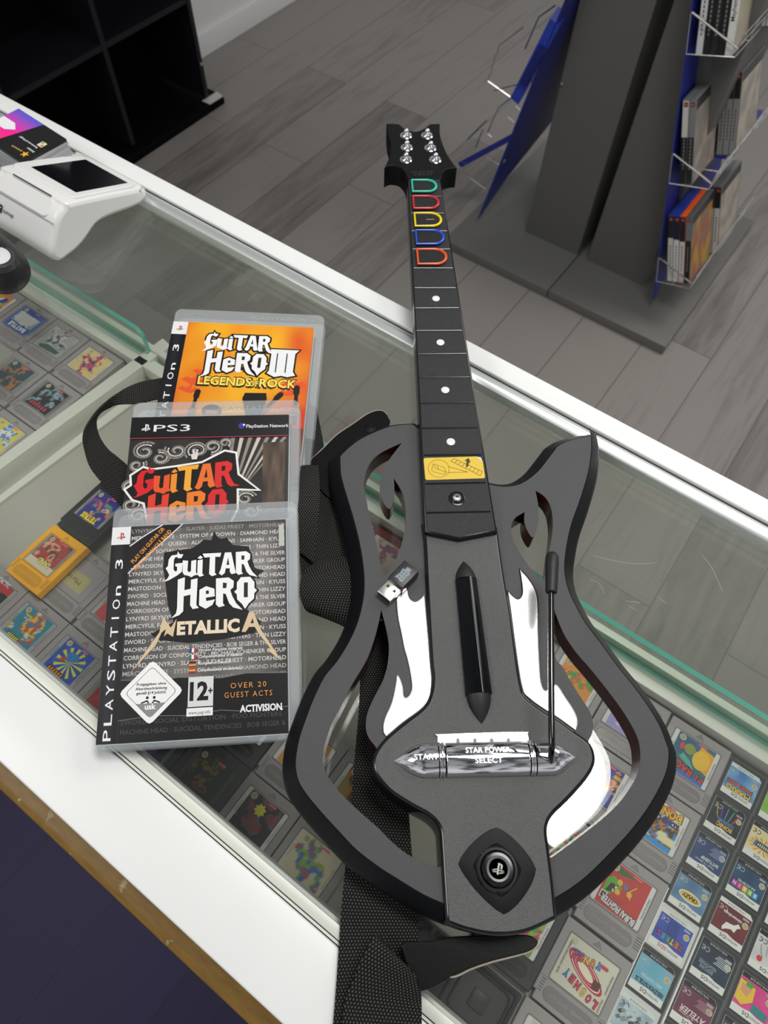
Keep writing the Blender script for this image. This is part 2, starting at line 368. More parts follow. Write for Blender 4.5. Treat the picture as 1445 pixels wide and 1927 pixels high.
# worn wooden nosing below the white rail
m = mat('worn_brown_wood', (.22, .115, .018), .45); nt = m.node_tree; N = nt.nodes.new; L = nt.links.new; bs = nt.nodes['Principled BSDF']
tc = N('ShaderNodeTexCoord'); n = N('ShaderNodeTexNoise'); n.inputs['Scale'].default_value = 55; n.inputs['Detail'].default_value = 6; n.inputs['Roughness'].default_value = .7; L(tc.outputs['Object'], n.inputs['Vector'])
cr = N('ShaderNodeValToRGB'); e = cr.color_ramp.elements; e[0].position = .615; e[0].color = (.50, .27, .045, 1); e[1].position = .66; e[1].color = (.92, .72, .40, 1); L(n.outputs['Fac'], cr.inputs[0])
n2 = N('ShaderNodeTexNoise'); n2.inputs['Scale'].default_value = 260; mp = N('ShaderNodeMapping'); mp.inputs['Scale'].default_value = (.25, 1, 1); L(tc.outputs['Object'], mp.inputs[0]); L(mp.outputs[0], n2.inputs['Vector'])
mx = N('ShaderNodeMix'); mx.data_type = 'RGBA'; mx.blend_type = 'MULTIPLY'; mx.inputs[0].default_value = .55; L(cr.outputs[0], mx.inputs[6]); L(n2.outputs['Fac'], mx.inputs[7]); L(mx.outputs[2], bs.inputs['Base Color'])
b = B()
prof = [(-118, 76)] + [(-128.5 - 6.2 * math.sin(math.radians(a)), 96 + 6.2 * math.cos(math.radians(a)) - 0) for a in (0, 30, 60, 90)] + [(-134.7, 70), (-118, 70)]
prof = [(-118, 102.2)] + prof[1:]
b.loft([[Vector((x, y, z)) for y, z in prof] for x in (X0, X1)], 0, smooth=False, cap0=True, cap1=True); b.done('wooden_nosing', m, ctr)
b = B(); b.box(X0, X1, -118, -57, 66, 118); b.done('under_rail', mat('black_board', (.008, .007, .006), .5), ctr)
b = B(); b.box(X0, X1, -60, -54, -720, 149); b.done('staff_panel', WHITE, ctr)
b = B(); b.box(X0, X1, -54, 270, -16, -9); b.done('shelf', SHELFGREY, ctr)
b = B()   # raised rear lip of the shelf with a step, and the channel of the upright pane
b.box(X0, X1, 256.5, 266.5, -10, 12, bev=.6); b.box(X0, X1, 266.5, 273.5, -14, 7, 1); b.box(X0, X1, 279.5, 287, -14, 14, 0, bev=.6)
b.done('shelf_lip', [CREAM, mat('pale_green_strip', (.62, .70, .64), .3)], ctr)
for x0, x1, k in ((X0, -545, 1), (-330, X1, 0)):
    b = B(); sh = [(x0, 4), (x1, 4), (x1, 38), (x1 - 2, 43), (x1 - 8, 47.4), (x1 - 14, 48), (x0, 48)] if k else [(x0, 4), (x1, 4), (x1, 48), (x0, 48)]
    M = Matrix(((1, 0, 0, 0), (0, 0, -1, 279), (0, 1, 0, 0), (0, 0, 0, 1)))
    b.fill([sh], 0, 0, M=M); b.fill([sh], 5, 0, M=M, flip=True)
    ed = [Vector((p[0], 0, p[1])) for p in sh]
    for i in range(len(ed)):
        p, q = ed[i], ed[(i + 1) % len(ed)]; b.face([p + Vector((0, 279, 0)), q + Vector((0, 279, 0)), q + Vector((0, 274, 0)), p + Vector((0, 274, 0))], 1, smooth=True)
    b.done('upright_pane', [PANEGLASS, TEAL], ctr)
def quadprism(pts, z0, z1): return ccw([p for p in U2(pts, z1)])
b = B(); b.prism(quadprism([(306, 636), (321, 650), (-120, 970), (-120, 947)], 0, 12), -10, 12, bev=.8); b.done('tray_divider', CREAM, ctr)
b = B(); b.prism(quadprism([(340, 672), (340, 692), (-120, 1036), (-120, 1024)], 0, -5), -10, -5); b.done('white_edging', CREAM, ctr)
b = B(); b.box(X0, X1, 362, 367, -700, 149); b.done('customer_glass', glass_mat('front_glass', (.94, .95, .93), 1., .035, (.62, .62, .58)), ctr)
b = B(); b.box(X0, X1, 288, 361, -156, -151); b.done('lower_glass_shelf', PANEGLASS, ctr)
b = B(); b.box(X0, X1, -54, 370, -790, -700, bev=2); b.done('plinth', WHITE, ctr)
for arc in (((1119, 1046), (1150, 1054), (1195, 1061), (1236, 1059)), ((1320, 1043), (1340, 1070), (1359, 1112)), ((1110, 1090), (1127, 1098), (1137, 1117)), ((1178, 1131), (1206, 1134)), ((1236, 1123), (1255, 1136)), ((494, 1383), (500, 1398)), ((1183, 1140), (1200, 1150))):
    b = B(); b.tube(spline3([U(x, y, 155.1) for x, y in arc], 5), .12, n=4); b.done('scratch', mat('scratched_glass', (.55, .57, .54), .5), ctr)
# ------------------------------------------------------------------ black shelf unit by the wall
cab = thing('shelf_unit', 'black gloss shelf unit standing against the white wall', 'shelf unit', (-2010, 1150, -790))
BLK = mat('black_lacquer', (.0035, .0035, .005), .25); BLE = mat('black_board_edge', (.010, .010, .014), .35); BDK = mat('black_recess', (.0012, .0012, .0016), .7, spec=.12)
fx = -1893; yR = UX(397, 168, fx).y; yR = UX(359, 0, fx).y; yD = UX(196, 88, fx).y; zS = UX(196, 88, fx).z
yL = yD - (yR - yD)
b = B(); b.box(-2126, -2118, yL - 400, yR, -770, 800); b.done('back_panel', BDK, cab)
for y in (yR - 9, yD, yL, yL - (yR - yD)): b = B(); b.box(-2118, fx, y - 8, y + 8, -752, 800); b.done('upright', BLE, cab)
for z in (zS, zS + (zS + 760)): b = B(); b.box(-2118, fx - 1, yL - 420, yR - 1, z - 8, z + 8); b.done('shelf', BLE, cab)
pF = [U(250, 306, -760), U(424, 182, -760)]
b = B(); b.box(-2126, -1868, yL - 450, pF[1].y + 6, -790, -762, bev=4); b.done('base_board', BDK, cab)
b = B(); b.prism([p.to_2d() for p in ccw([U(380, 190, -761.8), U(395, 196.5, -761.8), U(420, 181, -761.8), U(408, 172, -761.8)])], -762.5, -761.4); b.done('price_strip', mat('worn_label', (.62, .60, .55), .6), cab)
b = B(); b.lathe([(0, 0), (5, .5), (5, 3), (2, 4), (0, 4)], (fx, yR - 9, UX(382, 118, fx).z), (1, 0, 0)); b.done('screw_cap', CHROME, cab)
# ------------------------------------------------------------------ display rack on the shop floor
rk = thing('display_rack', 'grey floor display rack with leaning blue side panels', 'display rack', (-480, 1750, -790))
GREY = mat('grey_laminate', (.120, .118, .112), .5, bump=.15, bscale=900); GREYB = mat('grey_base_laminate', (.150, .148, .140), .45)
BLUE = mat('blue_steel', (.020, .028, .25), .4); BLUEP = mat('blue_plastic', (.02, .05, .42), .3)
for x0, x1 in ((-846, -493.5), (-490.5, -131)): b = B(); b.box(x0, x1, 1503, 2150, -790, -760, bev=1.5); b.done('base_plate', GREYB, rk)
for x0, x1, t0, t1 in ((-669, -495, -640, -500), (-463, -283, -455, -300)):
    b = B(); b.loft([[Vector((a, y, z)) for a, y in ((p, 1680), (q, 1680), (q, 1960), (p, 1960))] for p, q, z in ((x0, x1, -760), (x0 + 12, x1, 900))], 0, smooth=False, cap0=True, cap1=True); b.done('column', GREY, rk)
def lean(y0, y1, xt, zt, xu, zu, xb, thick, cut):
    """Leaning sheet: bottom point (xt,zt), top (xu,zu) in the plane across the rack; the front lower corner hangs as a point."""
    d = Vector((xu - xt, 0, zu - zt)); L_ = d.length; ux = d.normalized(); M = frame((xt, y0, zt), ux, (0, 1, 0))
    b = B(); b.prism(ccw([(0, 0), (L_, 0), (L_, y1 - y0), (cut, y1 - y0), (cut * .45, 110)]), 0, thick, M=M); return b
a0, a1 = UY(1230, 565, 1600), UY(1305, 0, 1600); d = (a1 - a0); a2 = a0 + d * 2.0
lean(1600, 1990, a0.x, a0.z, a2.x, a2.z, 0, 3, 120).done('side_panel', BLUE, rk)
c0, c1 = UY(900, 413, 1600), UY(1065, 0, 1600); d2 = (c1 - c0); c2 = c0 + d2 * 2.0
lean(1600, 1990, c0.x, c0.z, c2.x, c2.z, 0, 3, 190).done('side_panel', BLUE, rk)
# wire baskets hung on the outer faces; s = height along the panel, w = how far they reach
def basket(p, d, out, zc, y0, y1, w_, h, n):
    k = (zc - p.z) / d.z; o = p + d * k; U_ = d.normalized(); O = Vector((out, 0, 0)) - U_ * (U_.x * out); O.normalize(); b = B(); Y = Vector((0, 1, 0))
    def at(y, s, r): return Vector((o.x, y, o.z)) + O * r + U_ * s
    for i in range(n + 1):
        y = y0 + (y1 - y0) * i / n
        b.tube([at(y, h, 2), at(y, 0, 3), at(y, 0, w_), at(y, h * .55, w_ + 12)], 1.3, n=6)
    for s, r in ((h * .55, w_ + 12), (0, w_), (0, w_ * .5), (h * .3, w_ + 6)): b.tube([at(y0, s, r), at(y1, s, r)], 1.4, n=6)
    b.tube([at(y0, h, 4), at(y0, h * .2, w_ + 4)], 2.2, n=6)
    return b.done('wire_basket', WIRE, rk), at
# ------------------------------------------------------------------ cases on the rack
def rack_case(bl, tl, y, i, top, seg, cover, label, group, h=190, dy=0):
    p0, p1 = UY(*bl, y), UY(*tl, y); Uv = (p1 - p0).normalized(); O = Vector((-Uv.z, 0, Uv.x)); O = -O if O.x < 0 else O
    o = p0 + O * (14.6 * i) + Vector((0, dy, 0)); t = thing('game_case', label, 'game case', o, group=group)
    M = Matrix((O, Vector((0, 1, 0)), Uv)).transposed().to_4x4()
    shell = mat('case_' + top.strip('#'), top, .3)
    b = B(); b.box(0, 14, 0, 135, 0, h, M=M, bev=1); o1 = b.done('shell', shell, t, local=True)
    b = B(); A = Art(b, frame(M @ Vector((.6, -.12, 3)), O, Uv), .03)
    z = 0
    for frac, c in seg: A.rect(0, 12.8, z * (h - 6), (z + frac) * (h - 6), c); z += frac
    A.rect(2, 11, (h - 6) * .93, (h - 6) * .985, '#7c1f1c')
    A.text('PS', 6.4, (h - 6) * .945, 4, '#d8b0a0')
    if top == '#cfcfcb': A.text('Mayhem', 9.5, 60, 8, '#101010', rot=90, bold=.1, al='l')
    else:
        for k in range(9): A.rect(5, 7.6, h * .18 + k * 8, h * .18 + k * 8 + 5, '#8a8a88' if lin(seg[0][1])[0] < .2 else '#3c3c40')
    b.done('spine_label', PRINT, t, local=True)
    b = B(); A = Art(b, frame(M @ Vector((14.1, 4, 3)), (0, 1, 0), Uv), .03); pal = [lin(c) for c in cover]; sd = i * 1.7 + bl[0] * .01
    def fn(u, v):
        a = (nz(u, v, 5, sd) + 1) / 2 * (len(pal) - 1); k = int(max(0, min(len(pal) - 2, a))); return mixc(pal[k], pal[k + 1], a - k)
    A.grid(0, 127, 0, h - 6, 12, 16, fn); A.rect(0, 127, (h - 6) * .88, h - 6, '#2a2a2c'); b.done('cover', GLOSSY, t, local=True); return t
G = 'console game cases in the wire baskets'
W_, K_, S_ = '#cfcdc8', '#171719', '#8d8d8c'
bot = [('#26398f', [(.68, W_), (.32, K_)], 'white and black spined game case against the blue panel, lowest basket'), ('#26398f', [(.66, '#dedcd8'), (.34, K_)], 'second white spined game case from the blue panel, lowest basket'),
       ('#e2560f', [(.64, '#d6d2d0'), (.36, K_)], 'game case with a bright orange top edge'), ('#55575a', [(.66, '#1b1b1d'), (.34, '#77797c')], 'black spined game case with a green and red cover, lowest basket')]
for i, (t, s, l) in enumerate(bot): rack_case((1255, 530), (1258, 395), 1600, i, t, s, ('#6f7f3a', '#b59a2f', '#a8473a', '#6f7f6a', '#59687f'), l, G, 186)
for i, (s, l) in enumerate([([(.58, K_), (.42, W_)], 'game case with a white sticker high on its black spine'), ([(.58, '#222224'), (.42, '#7f8186')], 'black game case with a grey upper spine beside the stickered one')]):
    rack_case((1278, 348), (1286, 168), 1600, i, '#6f716f', s, ('#8f8678', '#a08e80', '#77736c', '#b0aaa2'), l, G)
tp = [(S_, [(1, '#d3d4d8')], 'silver spined game case, first in the top basket'), ('#202022', [(1, '#1b1b1d')], 'first of three black spined game cases in the top basket'), ('#202022', [(1, '#252528')], 'second of three black spined game cases in the top basket'),
      ('#202022', [(1, '#1d1d1f')], 'third of three black spined game cases in the top basket'), ('#cfcfcb', [(1, '#e2e2de')], 'plain white spined game case at the outer end of the top basket')]
for i, (t, s, l) in enumerate(tp): rack_case((1308, 105), (1320, 0), 1600, i, t, s, ('#8f9a6a', '#b0aa96', '#a59c90', '#8e8d88'), l, G)
PALE = ('#a39c90', '#8f887c', '#b5ada0', '#9a938a')
for bl, tl, ks, nm in (((1255, 530), (1258, 395), (3, 4), 'lowest'), ((1278, 348), (1286, 168), (2, 3, 4), 'middle'), ((1308, 105), (1320, 0), (5, 6), 'top')):
    for j, i in enumerate(ks):
        rack_case(bl, tl, 1600, i, '#5f605e', [(.7, W_ if (i + j) % 2 else S_), (.3, K_)], PALE, '%s pale spined game case behind the front row of the %s basket' % (('first', 'second', 'third')[j], nm), G, 186, 145)
def ledge(at):
    b = B(); r = [[at(y, s_, q) for s_, q in ((-8, 4), (-8, 78), (-2, 78), (-2, 4))] for y in (1742, 1985)]; b.loft(r, 0, smooth=False, cap0=True, cap1=True); b.done('shelf_bar', BLUE, rk)
_, _a = basket(a0, d, 1, -655, 1590, 1990, 92, 70, 5)
ledge(basket(a0, d, 1, -395, 1590, 1990, 95, 70, 5)[1]); basket(a0, d, 1, -128, 1590, 1990, 100, 75, 5)
# baskets on the far face and the blue holder in one of them
def wires(paths, y, r=1.9):
    for p in paths: b = B(); b.tube([UY(q[0], q[1], y + (q[2] if len(q) > 2 else 0)) for q in p], r, n=6); b.done('wire', WIRE, rk)
wires([[(985, 52), (940, 86), (918, 152), (960, 182)], [(1045, 10), (1014, 32), (988, 92)], [(930, 170), (1004, 151)]], 1640)
wires([[(960, 186), (938, 203), (917, 250), (925, 258)], [(917, 225), (880, 262)], [(955, 220), (968, 231)], [(970, 200), (985, 212)], [(895, 277), (910, 240)]], 1660)
wires([[(871, 326), (914, 357)], [(862, 312), (870, 318)], [(917, 295), (942, 312)], [(936, 322), (950, 300)]], 1620, 2.2)
b = B(); p = [UY(*q, 1630) for q in ((864, 317), (966, 262), (962, 252), (862, 306))]; b.face(p); o = Vector((0, 30, -8)); b.face([v + o for v in reversed(p)])
for i in range(4): b.face([p[i], p[(i + 1) % 4], p[(i + 1) % 4] + o, p[i] + o])
b.done('shelf_bar', BLUE, rk)
hd = thing('card_holder', 'bright blue plastic holder in the far wire baskets of the rack', 'holder', UY(1000, 110, 1650))
b = B(); q = [UY(*k, 1600) for k in ((1035, 35), (1053, 48), (975, 197), (960, 184))]; n = Vector((-.2, 1, 0)) * 60
b.loft([q, [v + n for v in q]], 0, smooth=False, cap0=True, cap1=True); b.recalc = True; bo = b.done('tray', BLUEP, hd)
b = B(); q2 = [UY(*k, 1598) for k in ((1016, 84), (1029, 93), (990, 163), (979, 155))]; b.loft([q2, [v + Vector((0, -6, 0)) for v in q2]], 0, smooth=False, cap0=True, cap1=True); b.recalc = True; b.done('rib', mat('blue_plastic_dark', (.008, .016, .16), .4), hd)
b = B(); b.box(-3, 3, -2, 2, -3, 3, M=Matrix.Translation(UY(1058, 157, 1675))); b.done('bolt', CHROME, rk)
# ------------------------------------------------------------------ guitar controller
gt = thing('guitar_controller', 'black electric guitar shaped game controller with coloured fret buttons, lying across the counter', 'guitar controller', (60, 60, 160))
def tex_plastic(name, c, rough, bump, bs, spec=.5): return mat(name, c, rough, bump=bump, bscale=bs, spec=spec, var=.10, vscale=22)
GTOP = tex_plastic('charcoal_plastic', (.054, .056, .058), .38, .6, 2200, .5); GRIM = mat('black_rim_plastic', (.0055, .006, .0075), .42, spec=.14)
GPLATE = tex_plastic('textured_faceplate', (.100, .100, .101), .40, 1.3, 1300, .55); GNECK = tex_plastic('fretboard_plastic', (.014, .0155, .017), .42, .9, 1600)
GWALL = mat('wine_gloss_plastic', (.05, .006, .010), .2, spec=.3); INK = mat('black_gloss_plastic', (.006, .006, .007), .16)
FLAME = mat('mirror_flame', (.95, .95, .95), .16, metal=.8)
outer = [(781, 795, 1), (735, 799), (705, 808), (666, 826), (638, 847), (618, 867, 1), (619, 906), (625, 934), (635.6, 970), (646.7, 1011), (655, 1050), (659.7, 1086), (660.5, 1114), (657.8, 1139), (649.5, 1172), (635, 1205), (613, 1240),
 (590, 1268), (568, 1311), (550, 1357), (538, 1393), (531, 1432), (531, 1461), (538, 1490), (554, 1518), (583, 1554), (618, 1593), (650, 1627), (693, 1661), (736, 1689), (786, 1719), (836, 1741, 1), (935, 1758), (1046, 1727, 1), (1082, 1705),
 (1119, 1676), (1161, 1634), (1202, 1588.6), (1235, 1543), (1260, 1497), (1272.7, 1460), (1275, 1422.5), (1268, 1398.6), (1254.6, 1365), (1232, 1327), (1202, 1285.5), (1171.6, 1248), (1141, 1206), (1115, 1172), (1096, 1138),
 (1085, 1112), (1080, 1082), (1084, 1044), (1092, 1006), (1107.5, 961), (1122.6, 908), (1128, 867), (1127.5, 837), (1122.6, 815.5, 1), (1111, 816), (1073.5, 821.5), (1043, 831), (1024.5, 842, 1), (1005.6, 867), (987, 889.4), (964, 906), (941.5, 910), (918, 906, 1), (860, 850)]
H1 = [(756, 833.6, 1), (727, 846.6), (707.6, 859), (694, 875.6), (687, 895), (685, 917), (689.6, 942), (695, 970), (703.5, 1000), (710.4, 1030.7), (716, 1061), (719.5, 1086.6, 1), (735.3, 1070.8), (746.4, 1050), (756, 1022), (761.6, 994.7), (763.8, 970), (761.6, 945), (754.7, 922.7), (740.8, 900, 1), (742, 917), (741.4, 939), (735.3, 954.5), (731, 957), (724, 950), (717, 933.8), (714.5, 917), (718.7, 895), (727, 873), (740.8, 853.5)]
H2 = [(717.3, 1147, 1), (713, 1169), (706, 1197), (694, 1232.7), (682, 1256), (661.6, 1289.6), (643, 1327), (626, 1358.7), (615, 1387), (608.4, 1415), (608.4, 1437), (615, 1458), (631.7, 1482), (656, 1508), (684, 1534), (712, 1558.5), (736, 1583), (771.6, 1610.8), (822, 1633, 1), (846, 1625, 1), (845, 1590), (832, 1555), (790, 1520), (740, 1485), (712, 1450), (712, 1420), (706.4, 1405), (695, 1390), (688.7, 1372), (689.6, 1349), (697, 1327), (710, 1301), (721.4, 1278), (728.8, 1252), (731.6, 1224), (730.7, 1205), (727, 1186), (721.5, 1163.5)]
H3 = [(1007.5, 923, 1), (1024.5, 934.7), (1035.8, 953.5), (1040, 980), (1038.8, 1006), (1034, 1036.5), (1030, 1066.7), (1022.6, 1092, 1), (1001.8, 1074), (983, 1048), (968, 1021.4), (961.5, 995), (968, 976), (986.8, 963.7, 1), (986.8, 983.7), (994.3, 1002.6), (1002.6, 1011), (1009.4, 999), (1013, 980), (1012.4, 949.7)]
H4 = [(1040, 1136, 1), (1046, 1157), (1062, 1195), (1085, 1229), (1111, 1259), (1141.4, 1297), (1171.6, 1338), (1194, 1376), (1203, 1402), (1204, 1435), (1193.8, 1468), (1169, 1505.6), (1135.7, 1539), (1094, 1572), (1061, 1597), (1038, 1613.5, 1), (1018, 1612, 1), (1016, 1570), (1030, 1535), (1070, 1500), (1100, 1455), (1106, 1420), (1107.5, 1393, 1), (1114, 1380), (1116, 1361), (1109, 1338), (1092.4, 1312), (1073.5, 1281.7), (1058.4, 1255), (1045, 1236.4), (1041, 1190)]
ZT = 187
def body_slab(outer_px, holes_px):
    o = ccw(smooth(U2o(outer_px, 176))); hs = [smooth(U2o(h, ZT)) for h in holes_px]; b = B()
    prof = [(0, 170), (0, 173.5), (.6, 175.4), (2.0, 177.6), (8.2, 185.2), (9.1, 186.4), (10, ZT)]
    rings = [[Vector((p.x, p.y, z)) for p in inset(o, k, 1.9)] for k, z in prof]
    b.loft(rings[:-1], 1); b.loft(rings[-2:], 1)
    b.fill([[p.to_2d() for p in rings[-1]]] + [list(h) for h in hs], ZT, 0); b.fill([o] + [list(h) for h in hs], 170, 1, flip=True)
    for h in hs:
        h = list(reversed(ccw(h)))
        b.loft([[Vector((p.x, p.y, z)) for p in inset(h, k, 1.2)] for k, z in ((0, 170), (0, 184), (0, ZT))], 2)
    return b
def U2o(pts, z): return [((lambda v: (v.x, v.y, 1) if len(p) > 2 else (v.x, v.y))(U(p[0], p[1], z))) for p in pts]
b = body_slab(outer, [H1, H2, H3, H4]); b.recalc = True; b.done('body', [GTOP, GRIM, GWALL], gt)
plate = [(793, 985, 1), (797.6, 1017), (801.7, 1100), (809, 1235), (812.6, 1272), (809, 1304), (796.5, 1329), (761, 1357.6), (729, 1384), (709, 1407.6), (700, 1432.5), (705.6, 1457.5), (732, 1489.5), (771.6, 1516), (807, 1536), (825, 1557), (829, 1586), (834, 1668), (839, 1738, 1), (878.5, 1752), (925, 1761), (967.6, 1760), (1003, 1751), (1049, 1729, 1), (1042, 1659), (1034, 1597), (1030, 1559.5), (1040, 1534.6), (1069, 1505.6), (1102.5, 1468), (1119, 1439), (1119, 1414), (1106.6, 1393.4), (1077.6, 1372.7), (1051, 1353), (1024.5, 1337.5), (990.5, 1312), (983, 1294), (975.4, 1251.5), (962, 1157), (949, 1082), (936, 990, 1)]
b = B(); P_ = ccw(smooth(U2o(plate, 191), 4)); b.prism(P_, 158, 191, 0, bev=2.2, mside=1); b.done('faceplate', [GPLATE, INK], gt)
# flame inlays
WL = [(746.4, 1127), (749, 1161), (756, 1194), (761.6, 1222), (767, 1240), (773, 1268.5), (775.8, 1293.5), (771.6, 1307.7), (764.4, 1314), (759, 1310), (757.3, 1293.5), (752, 1277.4), (747.3, 1270, 1), (744.8, 1290), (737.7, 1322), (725, 1350.5), (721, 1368), (722, 1379), (727, 1386, 1), (757, 1360), (795, 1331), (809, 1308), (811, 1276), (808, 1240), (798, 1118, 1), (794, 1125), (785, 1132), (777, 1132), (770, 1125), (767, 1112), (765, 1085, 1), (750, 1085, 1)]
WR = [(977.3, 1070.5, 1), (994, 1089), (1007.5, 1112), (1012, 1138), (1012, 1195), (1014, 1251.5), (1017, 1285.5), (1026, 1301), (1045, 1289), (1062, 1312), (1079, 1338), (1085.6, 1357), (1082.7, 1374, 1), (1051, 1351), (1024, 1334), (992, 1311), (983, 1294), (975, 1250), (962, 1157), (955, 1112, 1), (968, 1125), (977, 1127), (983, 1115.7), (981, 1093)]
for f in (WL, WR):
    b = B(); q = ccw(smooth(U2o(f, ZT), 4)); b.prism(q, ZT - 1, ZT + .45, 0); b.tube([(p.x, p.y, ZT + .3) for p in q], .55, 1, n=6, closed=True); b.done('flame_inlay', [FLAME, INK], gt)
# neck and fretboard
ZN = 196
nl, nr = U(766.8, 338, ZN).to_2d(), U(829, 338, ZN).to_2d(); bl, br = U(799.7, 1001, ZN).to_2d(), U(935.5, 1000, ZN).to_2d(); bc = U(864, 1014, ZN).to_2d()
b = B(); b.prism(ccw([nl, nr, br, bc, bl]), 174, ZN, 0, bev=1.4, mside=1); b.done('neck', [GNECK, INK], gt)
frets = [(767.5, 341, 829, 341), (769, 370, 832, 370), (771.5, 401.5, 836, 401.5), (773, 435, 842.5, 435), (775, 469, 848, 469), (777, 504.7, 853.5, 504.7), (779, 542, 858.5, 542), (780, 580, 864.5, 579.5), (782, 622.5, 871, 622), (784.5, 666.5, 878.5, 665.5), (787, 710.5, 885.5, 709.5), (789, 759, 892.5, 757), (792, 806, 900, 804.5), (795, 856.5, 908, 855.5), (798, 910.5, 916, 908), (800.5, 965, 925, 962.5)]
for f in frets:
    p, q = U(f[0], f[1], ZN), U(f[2], f[3], ZN); d_ = (q - p) * .02; b = B(); b.tube([p + d_, q - d_], .75, n=8); b.done('fret', INK, gt)
for x, y in ((820.3, 562), (828.7, 644.5), (837.8, 734), (848.2, 831.5)):
    p = U(x, y, ZN); b = B(); b.lathe([(3.4, -.5), (3.4, .25), (2.9, .45), (0, .45)], p); b.done('fret_dot', mat('white_dot', (.82, .84, .85), .3), gt)
ax_n = ((nl + nr) / 2 - (bl + br) / 2).normalized(); ay_n = Vector((-ax_n.y, ax_n.x)) * -1   # along the neck, and across it to the right
cols = {'green': (.02, .55, .38), 'red': (.62, .015, .03), 'yellow': (.85, .66, .0), 'blue': (.01, .08, .62), 'orange': (.86, .10, .01)}
for (cn, c), (x, y) in zip(cols.items(), ((798.5, 353), (801.8, 384), (805.5, 416.5), (809, 449.5), (812.8, 486))):
    p = U(x, y, ZN); M = frame((p.x, p.y, ZN), Vector((*ay_n, 0)), Vector((*ax_n, 0))); Wd, Hd = 14.6, 11.0; s = .92 + .02 * (y - 353) / 30
    D_ = [(-Wd * s, -Hd * s), (3 * s, -Hd * s)] + [((3 + 11 * math.sin(math.radians(a))) * s, -Hd * math.cos(math.radians(a)) * s) for a in range(10, 180, 10)] + [(3 * s, Hd * s), (-Wd * s, Hd * s)]
    b = B(); b.prism(ccw(D_), -1, 2.0, 0, bev=.8, M=M); k = tag(b.done('fret_button', mat('button_black', (.012, .012, .013), .4, bump=.3, bscale=1500), gt), cn + ' rimmed fret button')
    b = B(); b.tube([M @ Vector((q.x, q.y, 2.0)) for q in inset(ccw(D_), 1.0)], 1.25, n=8, closed=True)
    b.done('rim', mat('button_' + cn, c, .3), k)
    if cn == 'yellow': b = B(); b.box(-2, 6, -.35, .35, 1.9, 2.3, M=M); b.done('bump', mat('grey_bump', (.35, .35, .35), .3), k)
# yellow instruction sticker
p = [U(*q, ZN) for q in ((798.5, 862), (906.5, 860), (913, 900), (800.5, 903.5))]; M = frame(p[3] + Vector((0, 0, .08)), p[2] - p[3], p[0] - p[3]); w_, h_ = (p[2] - p[3]).length, (p[0] - p[3]).length
b = B(); A = Art(b, M); A.poly([(0, 1.2), (1, 0), (w_ - 1, 0), (w_, 1.2), (w_, h_ - 5.5), (w_ - 5.2, h_), (1, h_), (0, h_ - 1.2)], '#e3c03a'); A.poly([(w_ - 5.2, h_), (w_, h_ - 5.5), (w_ - 1.2, h_ - 1)], '#d9dad6')
A.line(circ(.24 * w_, .5 * h_, .40 * h_, 22) + [Vector((.24 * w_ + .40 * h_, .5 * h_))], .28, '#4a3d16')
cart_ = [(.12, .45), (.16, .72), (.33, .55), (.36, .32), (.32, .22), (.14, .36)]
A.line([(x * w_, y * h_) for x, y in cart_ + cart_[:1]], .28, '#4a3d16'); A.line([(.16 * w_, .72 * h_), (.19 * w_, .50 * h_), (.36 * w_, .32 * h_)], .28, '#4a3d16'); A.line([(.22 * w_, .62 * h_), (.24 * w_, .45 * h_)], .28, '#4a3d16')
A.line([(.39 * w_, .58 * h_), (.72 * w_, .30 * h_), (.39 * w_, .30 * h_)], .28, '#4a3d16')
A.line([(.46 * w_, .82 * h_), (.52 * w_, .93 * h_), (.97 * w_, .30 * h_), (.92 * w_, .12 * h_), (.46 * w_, .82 * h_)], .3, '#4a3d16')
for k in range(1, 8): u = k / 8; A.line([((.46 + .46 * u) * w_, (.82 - .70 * u) * h_), ((.52 + .45 * u) * w_, (.93 - .63 * u) * h_)], .28, '#4a3d16')
A.poly([(.70 * w_, .52 * h_), (.74 * w_, .55 * h_), (.765 * w_, .75 * h_), (.79 * w_, .72 * h_), (.765 * w_, .93 * h_), (.69 * w_, .82 * h_), (.725 * w_, .80 * h_)], '#3a3018')
b.done('instruction_sticker', PRINT, gt)
p = U(859.5, 938, ZN); b = B(); b.lathe([(6.4, .06), (5.8, .3), (3.6, .1), (3.4, .05)], p, mi=0); b.lathe([(3.2, .1), (3.2, 1.6), (2.4, 2.4), (0, 2.6)], p, mi=1); b.box(-.35, .35, -1.6, 1.6, 2.4, 2.75, 0, M=Matrix.Translation(p)); b.box(-1.6, 1.6, -.35, .35, 2.4, 2.75, 0, M=Matrix.Translation(p)); b.done('screw', [INK, mat('bright_steel', (.85, .85, .85), .2, metal=1)], gt)
# headstock and tuners
hs = [(727, 231.8, 1), (751, 232.8, 1), (762.6, 242), (779, 247), (793.8, 243.5), (809, 232.8, 1), (827.6, 232.4, 1), (828, 251), (833, 270), (843.6, 293), (859.7, 315.8, 1), (846, 317), (834, 323), (829.5, 338, 1), (766.5, 338, 1), (762.6, 326), (752, 314), (735, 311), (723, 315.8, 1), (727.5, 306), (733.6, 291), (734.6, 270), (729.4, 252)]
b = B(); P_ = ccw(smooth(U2o(hs, 195), 4)); b.prism(P_, 172, 195, 0, bev=1.2); b.done('headstock', mat('headstock_black', (.0055, .006, .0065), .45, spec=.16), gt)
p = [U(*q, 195.1) for q in ((769, 331), (829, 330), (769, 315))]; M = frame(p[0], p[1] - p[0], p[2] - p[0]); b = B(); A = Art(b, M); A.text('GUITAR', 15, 4.4, 3.4, '#2b2b2d', w_=24, bold=.15); A.text('HERO', 15, .2, 3.4, '#2b2b2d', w_=18, bold=.15); b.done('embossed_logo', PRINT, gt)
